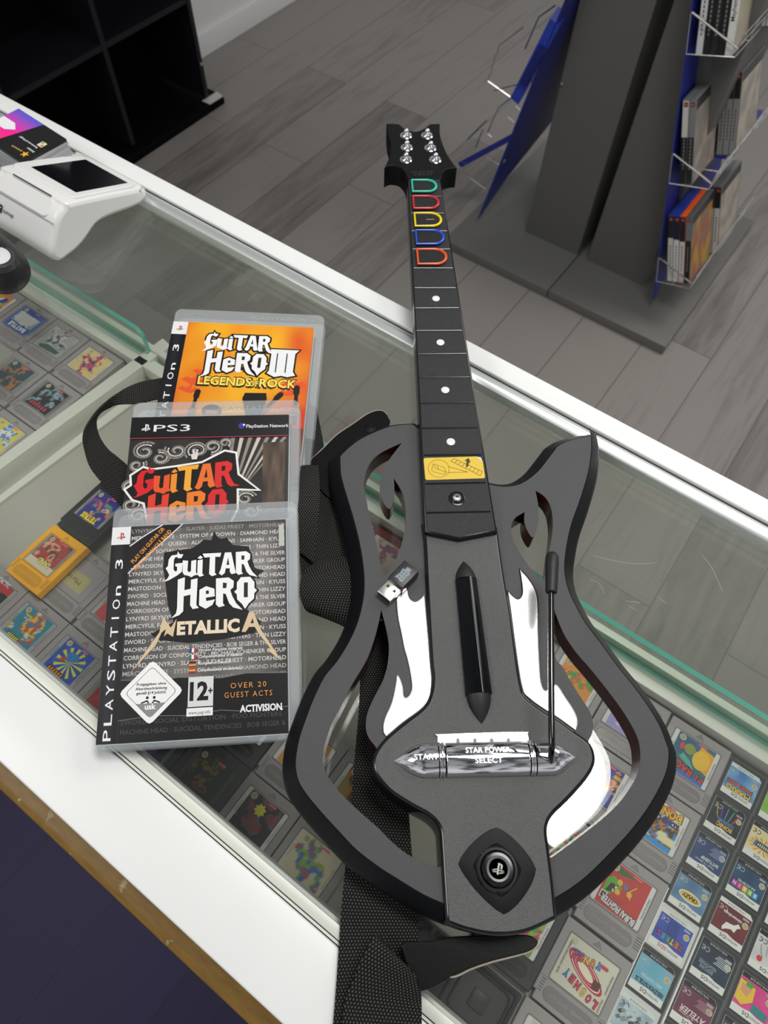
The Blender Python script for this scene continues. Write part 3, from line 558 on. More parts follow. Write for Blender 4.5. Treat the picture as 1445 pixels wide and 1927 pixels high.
for x, y in ((764, 255.5), (803.5, 255.5), (765.3, 278), (809.8, 279), (763.8, 300.5), (819, 301)):
    p = U(x, y, 195); b = B(); b.lathe([(6.6, -.5), (6.6, .5), (5.6, 1.2), (4.6, 1.3), (4.0, 1.9), (1.8, 2.0), (1.6, 4)], p, n=20); b.lathe([(0.01, 2.9), (1.8, 3.3), (2.8, 4.6), (2.9, 5.6), (2.4, 6.9), (1.3, 7.8), (.01, 8.1)], p, n=18); b.done('tuning_peg', CHROME, gt)
# strum bar
def bar(pts, z, h): pass
t0, t1 = U(872.3, 1056, 191), U(906.3, 1362.6, 191); ux = (t1 - t0).normalized(); L_ = (t1 - t0).length; M = frame(t0, ux, Vector((0, 0, 1)).cross(ux))
def sect(hw, hh, n=14): return [(hw * math.cos(math.pi * k / n), hh * math.sin(math.pi * k / n) * 1.0) for k in range(n + 1)]
def half(b, stations, M, z0, mi=0, hexa=False):
    rings = []
    for u, hw, hh in stations:
        s_ = [(hw, 0), (hw, hh * .45), (hw * .30, hh), (hw * .24, hh * 1.01), (hw * .18, hh), (-hw, hh * .40), (-hw, 0)] if hexa else sect(hw, hh)
        rings.append([M @ Vector((u, v, z0 + z)) for v, z in s_])
    b.loft(rings, mi, closed=False, smooth=not hexa, cap0=True, cap1=True); return b
capL = 15.0
b = B(); half(b, [(capL - .3, 7.4, 6.2), (L_ - capL * 1.25, 8.6, 6.8)], M, 0, hexa=True); b.recalc = True; sb = b.done('strum_bar', mat('strum_gloss', (.003, .004, .005), .12, spec=.35), gt)
for e in (0, 1):
    st = [(capL * t, max(.05, 7.4 * (1 - (1 - t) ** 1.9)), max(.05, 6.0 * (1 - (1 - t) ** 1.7))) for t in (0, .08, .2, .4, .6, .8, 1)] if not e else [(L_ - capL * 1.25 * t, max(.05, 8.2 * (1 - (1 - t) ** 1.9)), max(.05, 6.4 * (1 - (1 - t) ** 1.7))) for t in (1, .8, .6, .4, .2, .08, 0)]
    b = B(); half(b, st, M, 0); b.recalc = True; b.done('strum_cap', mat('matte_black', (.010, .010, .011), .55), sb)
# star power bar
s0, s1 = U(741.4, 1432, 191), U(1084.6, 1425, 191); ux = (s1 - s0).normalized(); L_ = (s1 - s0).length; M = frame(s0, ux, Vector((0, 0, 1)).cross(ux)); R_ = 10.6
def px2u(x): return (x - 741.4) / (1084.6 - 741.4) * L_
def bul(a, c, n=12): return [(a + (c - a) * (k / n) ** 1.5, max(.05, R_ * (1 - (1 - (k / n) ** 1.5) ** 1.75)), max(.05, 8.6 * (1 - (1 - (k / n) ** 1.5) ** 1.75))) for k in range(n + 1)]
uA, uB, uC, uD = px2u(823), px2u(838), px2u(992), px2u(1004)
b = B(); half(b, bul(0, px2u(800)) + [(uA, R_, 8.6)], M, 0); b.recalc = True; k = b.done('start_button', CHROME, gt)
TX = mat('raised_chrome_text', (.93, .93, .93), .25, metal=.6)
b = B(); A = Art(b, M @ Matrix.Translation((0, 0, 8.75))); A.text('START', px2u(800), -1.2, 3.4, '#d8d8d8', w_=15); b.done('lettering', TX, k)
for u0, u1 in ((uA + .3, uB - .6), (uC + .4, uD)):
    b = B(); st = []
    for q in range(2):
        c_ = u0 + (u1 - u0) * (q + .5) / 2; h2 = (u1 - u0) / 4
        st += [(c_ - h2, R_ - .4, 8.2), (c_ - h2 * .5, R_ + .3, 9.0), (c_ + h2 * .5, R_ + .3, 9.0), (c_ + h2, R_ - .4, 8.2)]
    half(b, st, M, 0); b.recalc = True; b.done('chrome_band', CHROME, gt)
b = B(); half(b, [(uB, R_ - .3, 8.2), (uB + .5, R_, 8.6), (uC - .5, R_, 8.6), (uC, R_ - .3, 8.2)], M, 0); b.recalc = True; k = b.done('star_power_button', CHROME, gt)
b = B(); A = Art(b, M @ Matrix.Translation((0, 2.6, 8.5))); A.text('STAR POWER', (uB + uC) / 2, -.2, 3.2, '#d8d8d8', w_=28); A2 = Art(b, M @ Matrix.Translation((0, -3.4, 8.5))); A2.text('SELECT', (uB + uC) / 2, -.4, 3.2, '#d8d8d8', w_=17); b.done('lettering', TX, k)
b = B(); half(b, [(uD + .4, R_, 8.6), (px2u(1034), R_, 8.6)] + [(px2u(1034) + (L_ - px2u(1034)) * t, max(.05, R_ * (1 - t ** 1.75)), max(.05, 8.6 * (1 - t ** 1.75))) for t in (.1, .25, .4, .55, .7, .82, .92, .97, 1)], M, 0); b.recalc = True; b.done('whammy_socket', CHROME, gt)
# chrome light plate with four slots
pl = [(823.3, 1404, 1), (823.5, 1386), (830, 1381), (982, 1376.5), (993, 1381), (996, 1398, 1)]
b = B(); b.prism(ccw(smooth(U2o(pl, 192), 3)), 190, 192.2, 0, bev=.4); k = b.done('light_plate', mat('bright_chrome_plate', (.93, .94, .95), .16, metal=.85), gt)
for x in (862, 894, 925.5, 957):
    b = B(); p, q = U(x, 1403, 192.4), U(x - .5, 1391, 192.4); dq = (q - p); n_ = Vector((dq.y, -dq.x, 0)).normalized() * 1.15
    b.prism(ccw([(p + n_).to_2d(), (p - n_).to_2d(), (q - n_).to_2d(), (q + dq * .25).to_2d(), (q + n_).to_2d()]), 192, 192.45); b.done('light_slot', mat('slot_grey', (.16, .15, .15), .4), k)
# whammy bar
ROD = mat('smoked_chrome', (.075, .07, .07), .10, metal=1.)
pth = [U(1037, 1432, 199), U(1036.5, 1424, 206), U(1037.5, 1413, 213), U(1038.5, 1402, 218), U(1038, 1388, 220), U(1037, 1250, 222), U(1037, 1108, 223)]
b = B(); b.tube(spline3(pth, 5), 2.0, n=12); k = b.done('whammy_bar', ROD, gt)
p, q = U(1037, 1116, 223), U(1039.5, 1040, 223); ax = q - p; L_ = ax.length; b = B(); b.lathe([(3.2, 0), (3.9, .6), (4.2, L_ * .3), (4.5, L_ * .7), (4.4, L_ * .88), (3.6, L_ * .96), (2, L_), (.01, L_ * 1.005)], p, ax, n=18); b.done('grip', mat('rubber_grip', (.012, .012, .013), .5), k)
# home button
c = U(935, 1636, 191); Mh = Matrix.Translation(c)
e = [U(*q, 191) for q in ((934, 1557), (1008.5, 1636), (948, 1721), (862, 1626))]
def dia(s_, z, n=40, p=1.32):
    out = []
    for k in range(n):
        a = 2 * math.pi * k / n; ca, sa = math.cos(a), math.sin(a); r = (abs(ca) ** p + abs(sa) ** p) ** (-1 / p); u, v = r * ca, r * sa
        q = c + ((e[1] - c) * u if u > 0 else (e[3] - c) * -u) * s_ + ((e[0] - c) * v if v > 0 else (e[2] - c) * -v) * s_; out.append(Vector((q.x, q.y, z)))
    return out
b = B(); b.loft([dia(1.0, 191.05), dia(.97, 191.2), dia(.62, 191.3)], 0); b.loft([dia(.62, 191.3), dia(.585, 192.2), dia(.5, 191.6), dia(.46, 191.2)], 1); b.fill([[p.to_2d() for p in dia(.46, 0)]], 191.2, 1); b.recalc = True
k = b.done('home_button', [mat('recess_black', (.004, .0042, .005), .5, spec=.2), mat('blue_black_gloss', (.007, .010, .014), .08)], gt)
b = B(); b.lathe([(12.4, .3), (12.4, 1.4), (11.6, 2.2), (10.2, 2.2), (9.8, 1.0)], c, n=36, mi=0, caps=False); b.lathe([(9.4, .4), (9.4, 4.2), (8.6, 5.2), (7.0, 5.3)], c, n=36, mi=0, caps=False); b.lathe([(7.0, 5.3), (6.8, 5.6), (5.6, 5.4), (5.4, 4.9)], c, n=36, mi=1, caps=False); b.lathe([(5.4, 4.9), (0.01, 4.9)], c, n=36, mi=2); b.recalc = True
k2 = b.done('push_button', [INK, mat('button_grey', (.13, .13, .135), .3), mat('button_face', (.012, .013, .014), .12)], k)
def ps_logo(A, x, y, s, c1, c2):
    A.line([(x - .25 * s, y - .05 * s), (x - .85 * s, y - .32 * s), (x - .75 * s, y - .52 * s), (x - .25 * s, y - .42 * s)], .2 * s, c2)
    A.line([(x + .3 * s, y - .55 * s), (x + .9 * s, y - .30 * s), (x + .85 * s, y - .10 * s), (x + .3 * s, y - .12 * s)], .2 * s, c2)
    A.poly([(x - .15 * s, y + .95 * s), (x - .15 * s, y - .75 * s), (x + .15 * s, y - .85 * s), (x + .15 * s, y + .7 * s), (x + .35 * s, y + .6 * s), (x + .35 * s, y + .1 * s), (x + .62 * s, y + .12 * s), (x + .65 * s, y + .65 * s), (x + .45 * s, y + .85 * s)], c1)
b = B(); A = Art(b, Matrix.Translation(c + Vector((0, 0, 4.92))) @ Matrix.Rotation(math.radians(22), 4, 'Z')); ps_logo(A, 0, -.2, 3.6, '#b9b8ae', '#a3a298'); b.done('emblem', PRINT, k2)
for q, z in (((697, 811), 163), ((905, 1757), 166)):
    p = U(*q, z); b = B(); b.lathe([(3, -8), (3, 2), (5.5, 3), (6, 5), (5, 6.5), (0.01, 7)], p - Vector((0, 0, 2)), n=18); b.done('strap_button', mat('dark_steel', (.06, .06, .065), .2, metal=1), gt)
# ------------------------------------------------------------------ the three console game cases
def clear_mat():
    m = bpy.data.materials.new('clear_case'); m.use_nodes = True; nt = m.node_tree; N = nt.nodes.new; b = nt.nodes['Principled BSDF']; out = nt.nodes['Material Output']
    b.inputs['Base Color'].default_value = (.74, .78, .80, 1); b.inputs['Roughness'].default_value = .22; t = N('ShaderNodeBsdfTransparent'); t.inputs[0].default_value = (.96, .97, .98, 1)
    mx = N('ShaderNodeMixShader'); mx.inputs[0].default_value = .30; nt.links.new(t.outputs[0], mx.inputs[1]); nt.links.new(b.outputs[0], mx.inputs[2]); nt.links.new(mx.outputs[0], out.inputs[0]); MATS['clear_case'] = m; return m
CLEAR = clear_mat(); EMB = mat('embossed_clear', (.50, .54, .56), .3)
# letters of the big logo: outlines on a 10 x 14 grid, dark counters listed after the '|'
GLY = {
 'G': ([(1.5, 10.5), (3, 12.8), (6.2, 13.2), (6.4, 15.2), (7.4, 13.4), (9.6, 13.2), (8.6, 11), (6.6, 11), (6.4, 11.8), (5.0, 11.6), (4.4, 10), (4.4, 4.6), (5.4, 3.2), (6.4, 3.6), (6.4, 6), (5.4, 6.2), (5.2, 7.8), (9.4, 8.2), (9.2, 3), (6.8, 1), (2.2, -1.6), (-.8, -2.6), (1.6, -.2), (2.2, 1.4), (1.4, 3), (0, 5.4), (1.2, 6.6)], []),
 'u': ([(0, 9.6), (3, 9.2), (2.8, 3.4), (3.8, 2.4), (4.8, 3), (4.8, 9), (7.6, 9.6), (7.6, 2), (9, .8), (6.6, .4), (5.2, -.6), (3.4, .4), (1, 1), (.2, 2.6)], []),
 'i': ([(0, 9.2), (2.8, 9.6), (2.8, 1.2), (3.8, .2), (1.4, -.6), (0, .8)], [[(-.2, 10.4), (1.4, 12), (3, 10.6), (1.4, 9.9)]]),
 'T': ([(-1, 13), (9.6, 13), (9, 10.6), (6.2, 10.8), (6.2, 1.4), (7.2, .2), (4.6, -.6), (3, .8), (3.2, 10.8), (.2, 10.6)], []),
 'A': ([(3, 13), (6.6, 13), (8.8, 3), (9.4, .6), (7, 0), (6, 1.4), (5.9, 3.6), (3.6, 3.6), (3.2, 1), (1.6, -.4), (-.2, .8), (.8, 3)], [[(4.0, 5.6), (5.6, 5.6), (4.9, 10.2)]]),
 'R': ([(0, 13), (5.8, 13.2), (8.2, 11.4), (8, 8.4), (6.6, 7.2), (7.6, 4.2), (9.4, .8), (12.4, -2.4), (8, -1), (6.2, 1), (4.6, 5.4), (3.4, 5.8), (3.4, 1.2), (4.2, 0), (1.6, -.6), (.2, .8)], [[(3.2, 8.2), (4.8, 8.2), (5.0, 10.6), (3.2, 10.9)]]),
 'H': ([(0, 13.4), (3.2, 14.4), (3.2, 8.2), (6, 8.8), (6, 13), (9, 13.6), (8.8, 1), (10, -.4), (7.2, -.8), (6, 1), (6, 6), (3.0, 5.4), (3, -1.6), (1.4, -3.2), (-2.4, -4.6), (-.2, -2.4), (.2, 0)], []),
 'e': ([(.4, 8), (3.4, 9.6), (7.2, 8.2), (7.4, 4.6), (3.4, 4.2), (3.6, 2.6), (5.2, 2.8), (7.6, 3.2), (6.4, .6), (3.4, -1), (.4, .8)], [[(3.4, 5.8), (4.8, 6), (4.6, 7.6), (3.3, 7.4)]]),
 'O': ([(2.4, 13), (6.6, 13), (8.6, 10.4), (8.6, 7.6), (9.8, 6.4), (8.6, 5.2), (8.4, 2.6), (6, .4), (4.4, -2), (3, .4), (.8, 2.6), (.6, 5), (-.6, 6.2), (.6, 7.4), (.6, 10.6)], [[(3.8, 3.4), (5.6, 3.4), (5.6, 10.4), (3.8, 10.4)]]),
 '3': ([(0, 13), (12.6, 13), (11, 11), (10.8, 1.6), (12, -.2), (8.6, -1.2), (6, -.6), (3, -1.4), (-.4, .4), (.4, 1.8), (.6, 10.8)], [[(3.0, 1), (3.5, 1), (3.5, 11), (3.0, 11)], [(7.2, 1), (7.7, 1), (7.7, 11), (7.2, 11)]])}
def glyphs(A, word, x, y, s, col, edge=None, ew=1.0, adv=None, shear=0., hole=None, top=None):
    """Set a word in the spiky logo letters; edge draws a dark rim below, hole the counters."""
    pos = []; cx = 0
    for ch in word:
        pos.append(cx); cx += {'i': 3.6, 'T': 8.6, 'u': 8.4, 'G': 9.4, '3': 12.4, 'e': 7.8, 'O': 9.4, 'R': 9.0, 'H': 9.6, 'A': 9.2}[ch]
    f = lambda p, ox: Vector((x + (p[0] + ox + p[1] * shear) * s, y + p[1] * s))
    if edge:
        z = A._z()
        for ch, ox in zip(word, pos):
            for q in [GLY[ch][0]] + (GLY[ch][1] if ch == 'i' else []): A.poly(inset(ccw([f(p, ox) for p in q]), -ew, 1.6), edge, z)
    z = A._z(); zh = A._z()
    for i, (ch, ox) in enumerate(zip(word, pos)):
        c_ = col[i] if isinstance(col, (list, tuple)) else col
        A.poly([f(p, ox) for p in GLY[ch][0]], c_, z)
        for q in GLY[ch][1]: A.poly([f(p, ox) for p in q], (c_ if ch == 'i' else (hole or edge)), zh)
def ps3_spine(A, x0, x1, y0, y1, full=True):
    A.rect(x0, x1, y0, y1, '#131316'); A.grid(x0 + 1.5, x1 - 3, y0, y1 - 14, 3, 14, lambda u, v: mixc(lin('#141417'), lin('#3a3c42'), max(0, 1 - abs(u - .5) * 2) * (.35 + .4 * nz(v, 0, 3, 2))))
    A.rect(x0, x1, y1 - 13.5, y1, '#e9e9ea'); m = (x0 + x1) / 2
    ps_logo(A, m, y1 - 7.2, 3.0, '#c7262e', '#d8a01e'); A.poly([(m + .2, y1 - 8.6), (m + 3.2, y1 - 7.8), (m + 2.6, y1 - 7.2), (m + .4, y1 - 7.8)], '#2f6cb0')
    L_ = y1 - 22 - y0
    for i, ch in enumerate('PLAYSTATION 3'):
        if ch == ' ': continue
        A.text(ch if ch not in 'NT' or ch == 'T' else 'n', m + 2.6, y0 + 5.5 + i * L_ / 13.2, 5.2 if ch != 'N' else 5.2, '#f2f2f4', w_=L_ / 13.2 * .72 if ch != 'I' else 1.3, rot=90, bold=.06)
def ps3_case(name, label, o, ux, uy, cover, W=135., H=171., T=14.):
    M = frame(o, ux, uy); t = thing(name, label, 'game case', o, group='guitar game cases stacked on the counter'); t.matrix_world = (Matrix.Translation(Vector((0, 0, ZO * .001))) @ Matrix.Scale(.001, 4) @ M); t.scale = (1, 1, 1)
    Z = Matrix.Translation((0, 0, 0)); b = B(); b.prism(ccw(rrect(0, W, 0, H, 6)), -T, 0, 0, bev=1.6); b.done('shell', CLEAR, t, local=True)
    b = B(); b.box(4, W - 8, 5, H - 16.5, -T + 1.2, -T + 2.2); b.box(1.2, 12, 5, H - 17, -T + 2, -1.2)
    b.done('back_insert', mat('dark_insert', (.045, .045, .048), .5), t, local=True)
    b = B(); A = Art(b, Matrix.Translation((0, 0, .03)), .018); ps3_spine(A, .6, 14, 4.5, H - 15, 1); cover(A, 14.2, W - 8.5, 4.5, H - 15); b.done('cover_sheet', GLOSSY, t, local=True)
    b = B(); A = Art(b, Matrix.Translation((0, 0, .05)), .02)
    for x0, x1, y0, y1 in ((13, W - 4, H - 15.2, H - 14.4), (W - 8.2, W - 7.4, 5, H - 15), (2, W - 3, 3.6, 4.3)): A.rect(x0, x1, y0, y1, '#aeb4b6')
    A.text('PLAYSTATION 3', W * .72, H - 9.2, 3.6, '#a3abaf', w_=56, bold=.05); A.line([(22 + 8 * math.cos(k / 14 * 6.28), H - 8 + 2.6 * math.sin(k / 14 * 6.28)) for k in range(1, 14)], .6, '#a9b0b3'); A.text('Blu-ray Disc', 22, H - 12.8, 1.9, '#a9b0b3', w_=18)
    b.done('embossing', EMB_P, t, local=True); return t
EMB_P = print_mat('embossed_print', .3)
# cover one: flames, white logo
def cover_flames(A, x0, x1, y0, y1):
    def fn(u, v):
        a = .55 + .5 * nz(u, v, 2.2, 1) + .22 * nz(u, v, 6, 4) - .55 * abs(u - .45) ** 1.4 * 1.5
        return mixc(lin('#d8431a'), lin('#fbc524'), a * 1.25) if a < .8 else mixc(lin('#fbc524'), lin('#fde34c'), (a - .8) * 3)
    A.grid(x0, x1, y0, y1, 26, 34, fn); w_, h_ = x1 - x0, y1 - y0
    X = lambda u: x0 + u * w_; Y = lambda v: y0 + v * h_
    for sx, ox, oy, k in ((1, .05, .60, 1), (1, .03, .54, .8), (-1, .97, .60, 1), (-1, .93, .55, .8), (1, .12, .66, .7)):
        A.poly([(X(ox) + sx * k * p, Y(oy) + k * q) for p, q in ((-3, 0), (2, 3), (6, 1), (10, 3), (9, 8), (13, 4), (12, -2), (16, 2), (20, -1), (12, -6), (5, -4))], '#e2562c')
    glyphs(A, 'GuiTAR', X(.15), Y(.815), 1.22, '#f1f2f3', '#17130f', 1.5); glyphs(A, 'HeRO', X(.19), Y(.665), 1.5, '#f1f2f3', '#17130f', 1.5)
    glyphs(A, '3', X(.68), Y(.66), 2.0, '#eceef0', '#17130f', 1.5); glyphs(A, 'GuiTAR', X(.15), Y(.815), 1.22, '#f4f4f5', None, hole='#2a2622'); glyphs(A, 'HeRO', X(.19), Y(.665), 1.5, '#f0f1f2', None, hole='#2a2622')
    for wd, cx, ww in (('LEGENDS', .36, 46), ('OF', .585, 8), ('ROCK', .77, 32)):
        hh = 8.0 if wd != 'OF' else 5.5
        A.text(wd, X(cx), Y(.565), hh + 1.6, '#1a1510', w_=ww + 2.4, bold=.55); 
    for wd, cx, ww in (('LEGENDS', .36, 46), ('OF', .585, 8), ('ROCK', .77, 32)):
        hh = 8.0 if wd != 'OF' else 5.5; A.text(wd, X(cx), Y(.572), hh, '#f6df63', w_=ww, bold=.25)
    def arm(cx, cy, s, rot, skin='#2b211b'):
        c_, n_ = math.cos(math.radians(rot)), math.sin(math.radians(rot)); T = lambda q: [(cx + (a * c_ - b_ * n_) * s, cy + (a * n_ + b_ * c_) * s) for a, b_ in q]
        A.poly(T([(-2, -26), (2, -26), (1.6, 4), (2.6, 6), (2.8, 13), (.5, 15), (-2.4, 13.5), (-2.6, 6), (-1.6, 4)]), '#1d1713'); A.poly(T([(-4, -18), (3.5, -16), (4, -7), (-3, -6)]), '#8c6a50')
        for k in range(3): A.poly(T([(-3.2, 7 + 2 * k), (-2.4, 6.6 + 2 * k), (-2.4, 8 + 2 * k)]), '#1d1713')
    arm(X(.16), Y(.45), .9, -6); arm(X(.92), Y(.50), .95, 2); arm(X(.74), Y(.47), .9, -38)
    A.poly([(X(.53), Y(.525)), (X(.69), Y(.53)), (X(.70), Y(.49)), (X(.67), Y(.38)), (X(.56), Y(.38)), (X(.515), Y(.49))], '#191513'); A.disc(X(.30), Y(.40), 8.5, '#191513', 6)
    A.poly([(X(.26), Y(.40)), (X(.35), Y(.40)), (X(.37), Y(.30)), (X(.23), Y(.30))], '#b7855f'); A.rect(X(0), X(1), Y(0), Y(.31), '#7b3a18')
# cover two: dark, ornament, red shield logo
def cover_shield(A, x0, x1, y0, y1):
    w_, h_ = x1 - x0 + 13.6, y1 - y0; x0 -= 13.6; X = lambda u: x0 + u * w_; Y = lambda v: y0 + v * h_
    A.rect(x0, x1, y0, y1, '#111214'); A.grid(x0, x1, Y(.0), Y(.875), 20, 24, lambda u, v: mixc(lin('#121316'), lin('#3a3834'), .5 + .7 * nz(u, v, 5, 3)))
    for k in range(7):
        a0_ = .45 + k * .055; A.poly([(X(.60), Y(.30 + .02 * k)), (X(.60), Y(.325 + .02 * k)), (X(.66 + .055 * k), Y(.87)), (X(.635 + .055 * k), Y(.87))], '#c9bfb4' if k % 2 else '#8f8880')
    A.grid(X(.84), X(.98), Y(.30), Y(.84), 6, 14, lambda u, v: mixc(lin('#241f1c'), lin('#6b5646'), .5 + .9 * nz(u, v, 4, 6)))
    random.seed(4)
    for cx, cy, r, sg in ((.10, .80, 11, 1), (.20, .76, 9, -1), (.30, .80, 10, 1), (.43, .80, 11, -1), (.52, .82, 9, 1), (.06, .72, 8, -1), (.60, .84, 6, 1), (.03, .60, 8, 1), (.05, .50, 9, -1), (.74, .52, 9, 1), (.78, .45, 8, -1), (.10, .44, 9, 1), (.70, .60, 6, -1)):
        for rr, c in ((r, '#8f8983'), (r * .72, '#d6d2cd'), (r * .42, '#6d6863')):
            A.line([(X(cx) + rr * (1 - k / 30) * math.cos(sg * k * .33 + cx * 9), Y(cy) + rr * .8 * (1 - k / 30) * math.sin(sg * k * .33 + cx * 9)) for k in range(24)], 1.5 if rr == r else 1.1, c)
    sh = [(.02, .665), (.10, .715), (.155, .70), (.30, .715), (.46, .735), (.60, .80), (.68, .785), (.70, .66), (.84, .56), (.70, .565), (.705, .46), (.66, .38), (.16, .37), (.12, .50), (.05, .52), (-.01, .585), (.03, .61)]
    A.poly([(X(u), Y(v)) for u, v in sh], '#eceae6'); A.poly(inset(ccw([(X(u), Y(v)) for u, v in sh]), 1.7), '#15120f')
    cl = ['#d8232b', '#e4572a', '#ee8f2b', '#f0a93a', '#e9702b', '#d92c2c']
    def shield(word, ys, s, xs, cc):
        cx = 0; pos = []
        for ch in word: pos.append(cx); cx += {'i': 3.4, 'T': 8.4, 'u': 8.2, 'G': 9.2, 'e': 7.6, 'O': 9, 'R': 8.8, 'H': 9.2, 'A': 9}[ch]
        z = A._z(); zh = A._z()
        for i, (ch, ox) in enumerate(zip(word, pos)):
            f = lambda p: (X(xs) + (p[0] + ox) * s, Y(ys) + p[1] * s + (p[0] + ox) * s * .10)
            cut = [(a, max(-.6, b_)) for a, b_ in GLY[ch][0]]; A.poly([f(p) for p in cut], cc[i], z)
            for q in GLY[ch][1]: A.poly([f(p) for p in q], cc[i] if ch == 'i' else '#15120f', zh)
    shield('GuiTAR', .545, 1.62, .055, cl); shield('HeRO', .39, 1.75, .15, ['#e0402a', '#ee8a2b', '#ec7d2b', '#d8282c'])
    A.rect(x0, x1, Y(.875), y1, '#141417'); A.rect(x0, x1, Y(.872), Y(.876), '#c13a4d'); A.text('PS3', X(.26), Y(.913), 6.0, '#e8e8ea', w_=29, bold=.02)
    ps_logo(A, X(.095), Y(.935), 3.6, '#e8e8ea', '#e8e8ea'); A.disc(X(.70), Y(.937), 2.6, '#3b3a9a'); A.disc(X(.715), Y(.943), .9, '#e8e8ff'); A.text('PlayStation Network', X(.865), Y(.925), 2.9, '#e8e8ea', w_=34, bold=.12)
    A.line([(X(.41), Y(.775)), (X(.405), Y(.80))], 1.6, '#d8d4d0'); A.line([(X(.425), Y(.775)), (X(.43), Y(.80))], 1.6, '#d8d4d0'); A.poly([(X(.39), Y(.775)), (X(.44), Y(.78)), (X(.43), Y(.745)), (X(.40), Y(.745))], '#d8d4d0')
# cover three: black and grey lettered cover
BANDS = ['LYNYRD SKYNYRD · SLAYER · JUDAS PRIEST · MOTORHEAD', 'MERCYFUL FATE · SYSTEM OF A DOWN · DIAMOND HEAD', 'MASTODON · QUEEN · ALICE IN CHAINS · SAMHAIN · KYUSS', 'SWORD · SOCIAL DISTORTION · FOO FIGHTERS · THIN LIZZY',
 'MACHINE HEAD · SUICIDAL TENDENCIES · BOB SEGER & THE SILVER', 'CORROSION OF CONFORMITY · MICHAEL SCHENKER GROUP', 'LYNYRD SKYNYRD · SLAYER · JUDAS PRIEST · MOTORHEAD', 'MERCYFUL FATE · SYSTEM OF A DOWN · DIAMOND HEAD', 'MASTODON · QUEEN · ALICE IN CHAINS · SAMHAIN · KYUSS', 'SWORD · SOCIAL DISTORTION · FOO FIGHTERS · THIN LIZZY', 'MACHINE HEAD · SUICIDAL TENDENCIES · BOB SEGER & THE SILVER', 'CORROSION OF CONFORMITY · MICHAEL SCHENKER GROUP']
def cover_bands(A, x0, x1, y0, y1):
    w_, h_ = x1 - x0, y1 - y0; X = lambda u: x0 + u * w_; Y = lambda v: y0 + v * h_
    def fn(u, v):
        e = min(1, min(u, 1 - u) * 6 + .15) * (1 if v > .32 else .6) * (1 - max(0, v - .86) * 5); return mixc(lin('#1b1b1d'), lin('#8f8a85'), max(0, e) * (.75 + .5 * nz(u, v, 5, 9)))
    A.rect(x0, x1, y0, y1, '#17171a'); A.grid(x0, x1, Y(.25), y1, 18, 22, fn)
    n = 21; pitch = .75 / n; z = A._z()
    for i in range(n):
        v = .965 - i * pitch; t = BANDS[i % 12]; f = .5 if i in (0, 1) else 1; k = 1 - .45 * max(0, i - 18) / 3
        c_ = '#%02x%02x%02x' % ((int(214 * k * (.72 if i < 1 else 1)),) * 3)
        A.text(t, X(.5), Y(v), 2.9, c_, w_=w_ * .985, bold=.06, z=z)
    for i, v in enumerate((.075, .035)): A.text(('SWORD · SOCIAL DISTORTION · FOO FIGHTERS ·', 'MACHINE HEAD · SUICIDAL TENDENCIES · BOB SEGER &')[i], X(.5), Y(v), 3.1, '#47474a', w_=w_ * .97, bold=.05)
    A.poly([(X(u), Y(v)) for u, v in ((0, .27), (.2, .262), (.35, .268), (.6, .255), (.75, .27), (1, .262), (1, .115), (.8, .10), (.6, .115), (.4, .10), (.2, .108), (0, .095))], '#141416')
    A.line([(X(u), Y(v)) for u, v in ((0, .095), (.2, .108), (.4, .10), (.6, .115), (.8, .10), (1, .115))], .5, '#6a6a6c')
    A.line([(X(u), Y(v)) for u, v in ((0, .27), (.2, .262), (.35, .268), (.6, .255), (.75, .27), (1, .262))], .5, '#6f6f70')
    A.poly([(X(0), Y(.78)), (X(0), Y(.90)), (X(.20), y1), (X(.33), y1)], '#151517'); A.line([(X(0), Y(.90)), (X(.08), Y(.945)), (X(.20), y1)], .8, '#e6e6e6'); A.line([(X(0), Y(.765)), (X(.16), Y(.88)), (X(.33), y1)], .8, '#e6e6e6')
    A.text('PLAY ON GUITAR OR', X(.125), Y(.895), 3.0, '#f09a3c', w_=33, rot=50, bold=.15); A.text('WITH THE WHOLE BAND', X(.155), Y(.868), 3.0, '#f09a3c', w_=38, rot=50, bold=.15)
    A.poly([(X(u), Y(v)) for u, v in ((.22, .86), (.40, .875), (.45, .90), (.47, .915), (.52, .91), (.535, .955), (.56, .925), (.58, .915), (.62, .92), (.635, .90), (.66, .88), (.76, .87), (.80, .76), (.86, .745), (.78, .70), (.80, .62), (.72, .585), (.84, .50), (.80, .45), (.62, .43), (.40, .42), (.22, .44), (.16, .47), (.30, .52), (.26, .60), (.24, .70), (.22, .78))], '#19191b')
    glyphs(A, 'GuiTAR', X(.235), Y(.735), 1.27, '#f4f4f4', '#111113', 1.4, hole='#232325'); glyphs(A, 'HeRO', X(.315), Y(.585), 1.55, '#f4f4f4', '#111113', 1.2, hole='#232325')
    glyphs(A, 'GuiTAR', X(.235), Y(.735), 1.27, '#f4f4f4', None, hole='#232325')
    A.text('ETALLIC', X(.515), Y(.462), 8.6, '#e9d9bd', w_=w_ * .385, bold=.5)
    A.poly([(X(u), Y(v)) for u, v in ((.055, .30), (.215, .475), (.235, .545), (.285, .495), (.318, .535), (.30, .452), (.265, .47), (.245, .455), (.255, .49), (.23, .475), (.20, .42))], '#d8c09a')
    A.poly([(X(u), Y(v)) for u, v in ((.965, .315), (.84, .462), (.795, .545), (.765, .548), (.72, .458), (.745, .456), (.765, .478), (.80, .478), (.83, .44), (.90, .372), (.875, .37))], '#d8c09a'); A.poly([(X(u), Y(v)) for u, v in ((.775, .495), (.795, .495), (.788, .52))], '#19191b')
    # age diamond
    cx, cy, r = X(.185), Y(.21), 21.5
    d = [(cx, cy + r), (cx + r, cy), (cx, cy - r), (cx - r, cy)]; z = A._z()
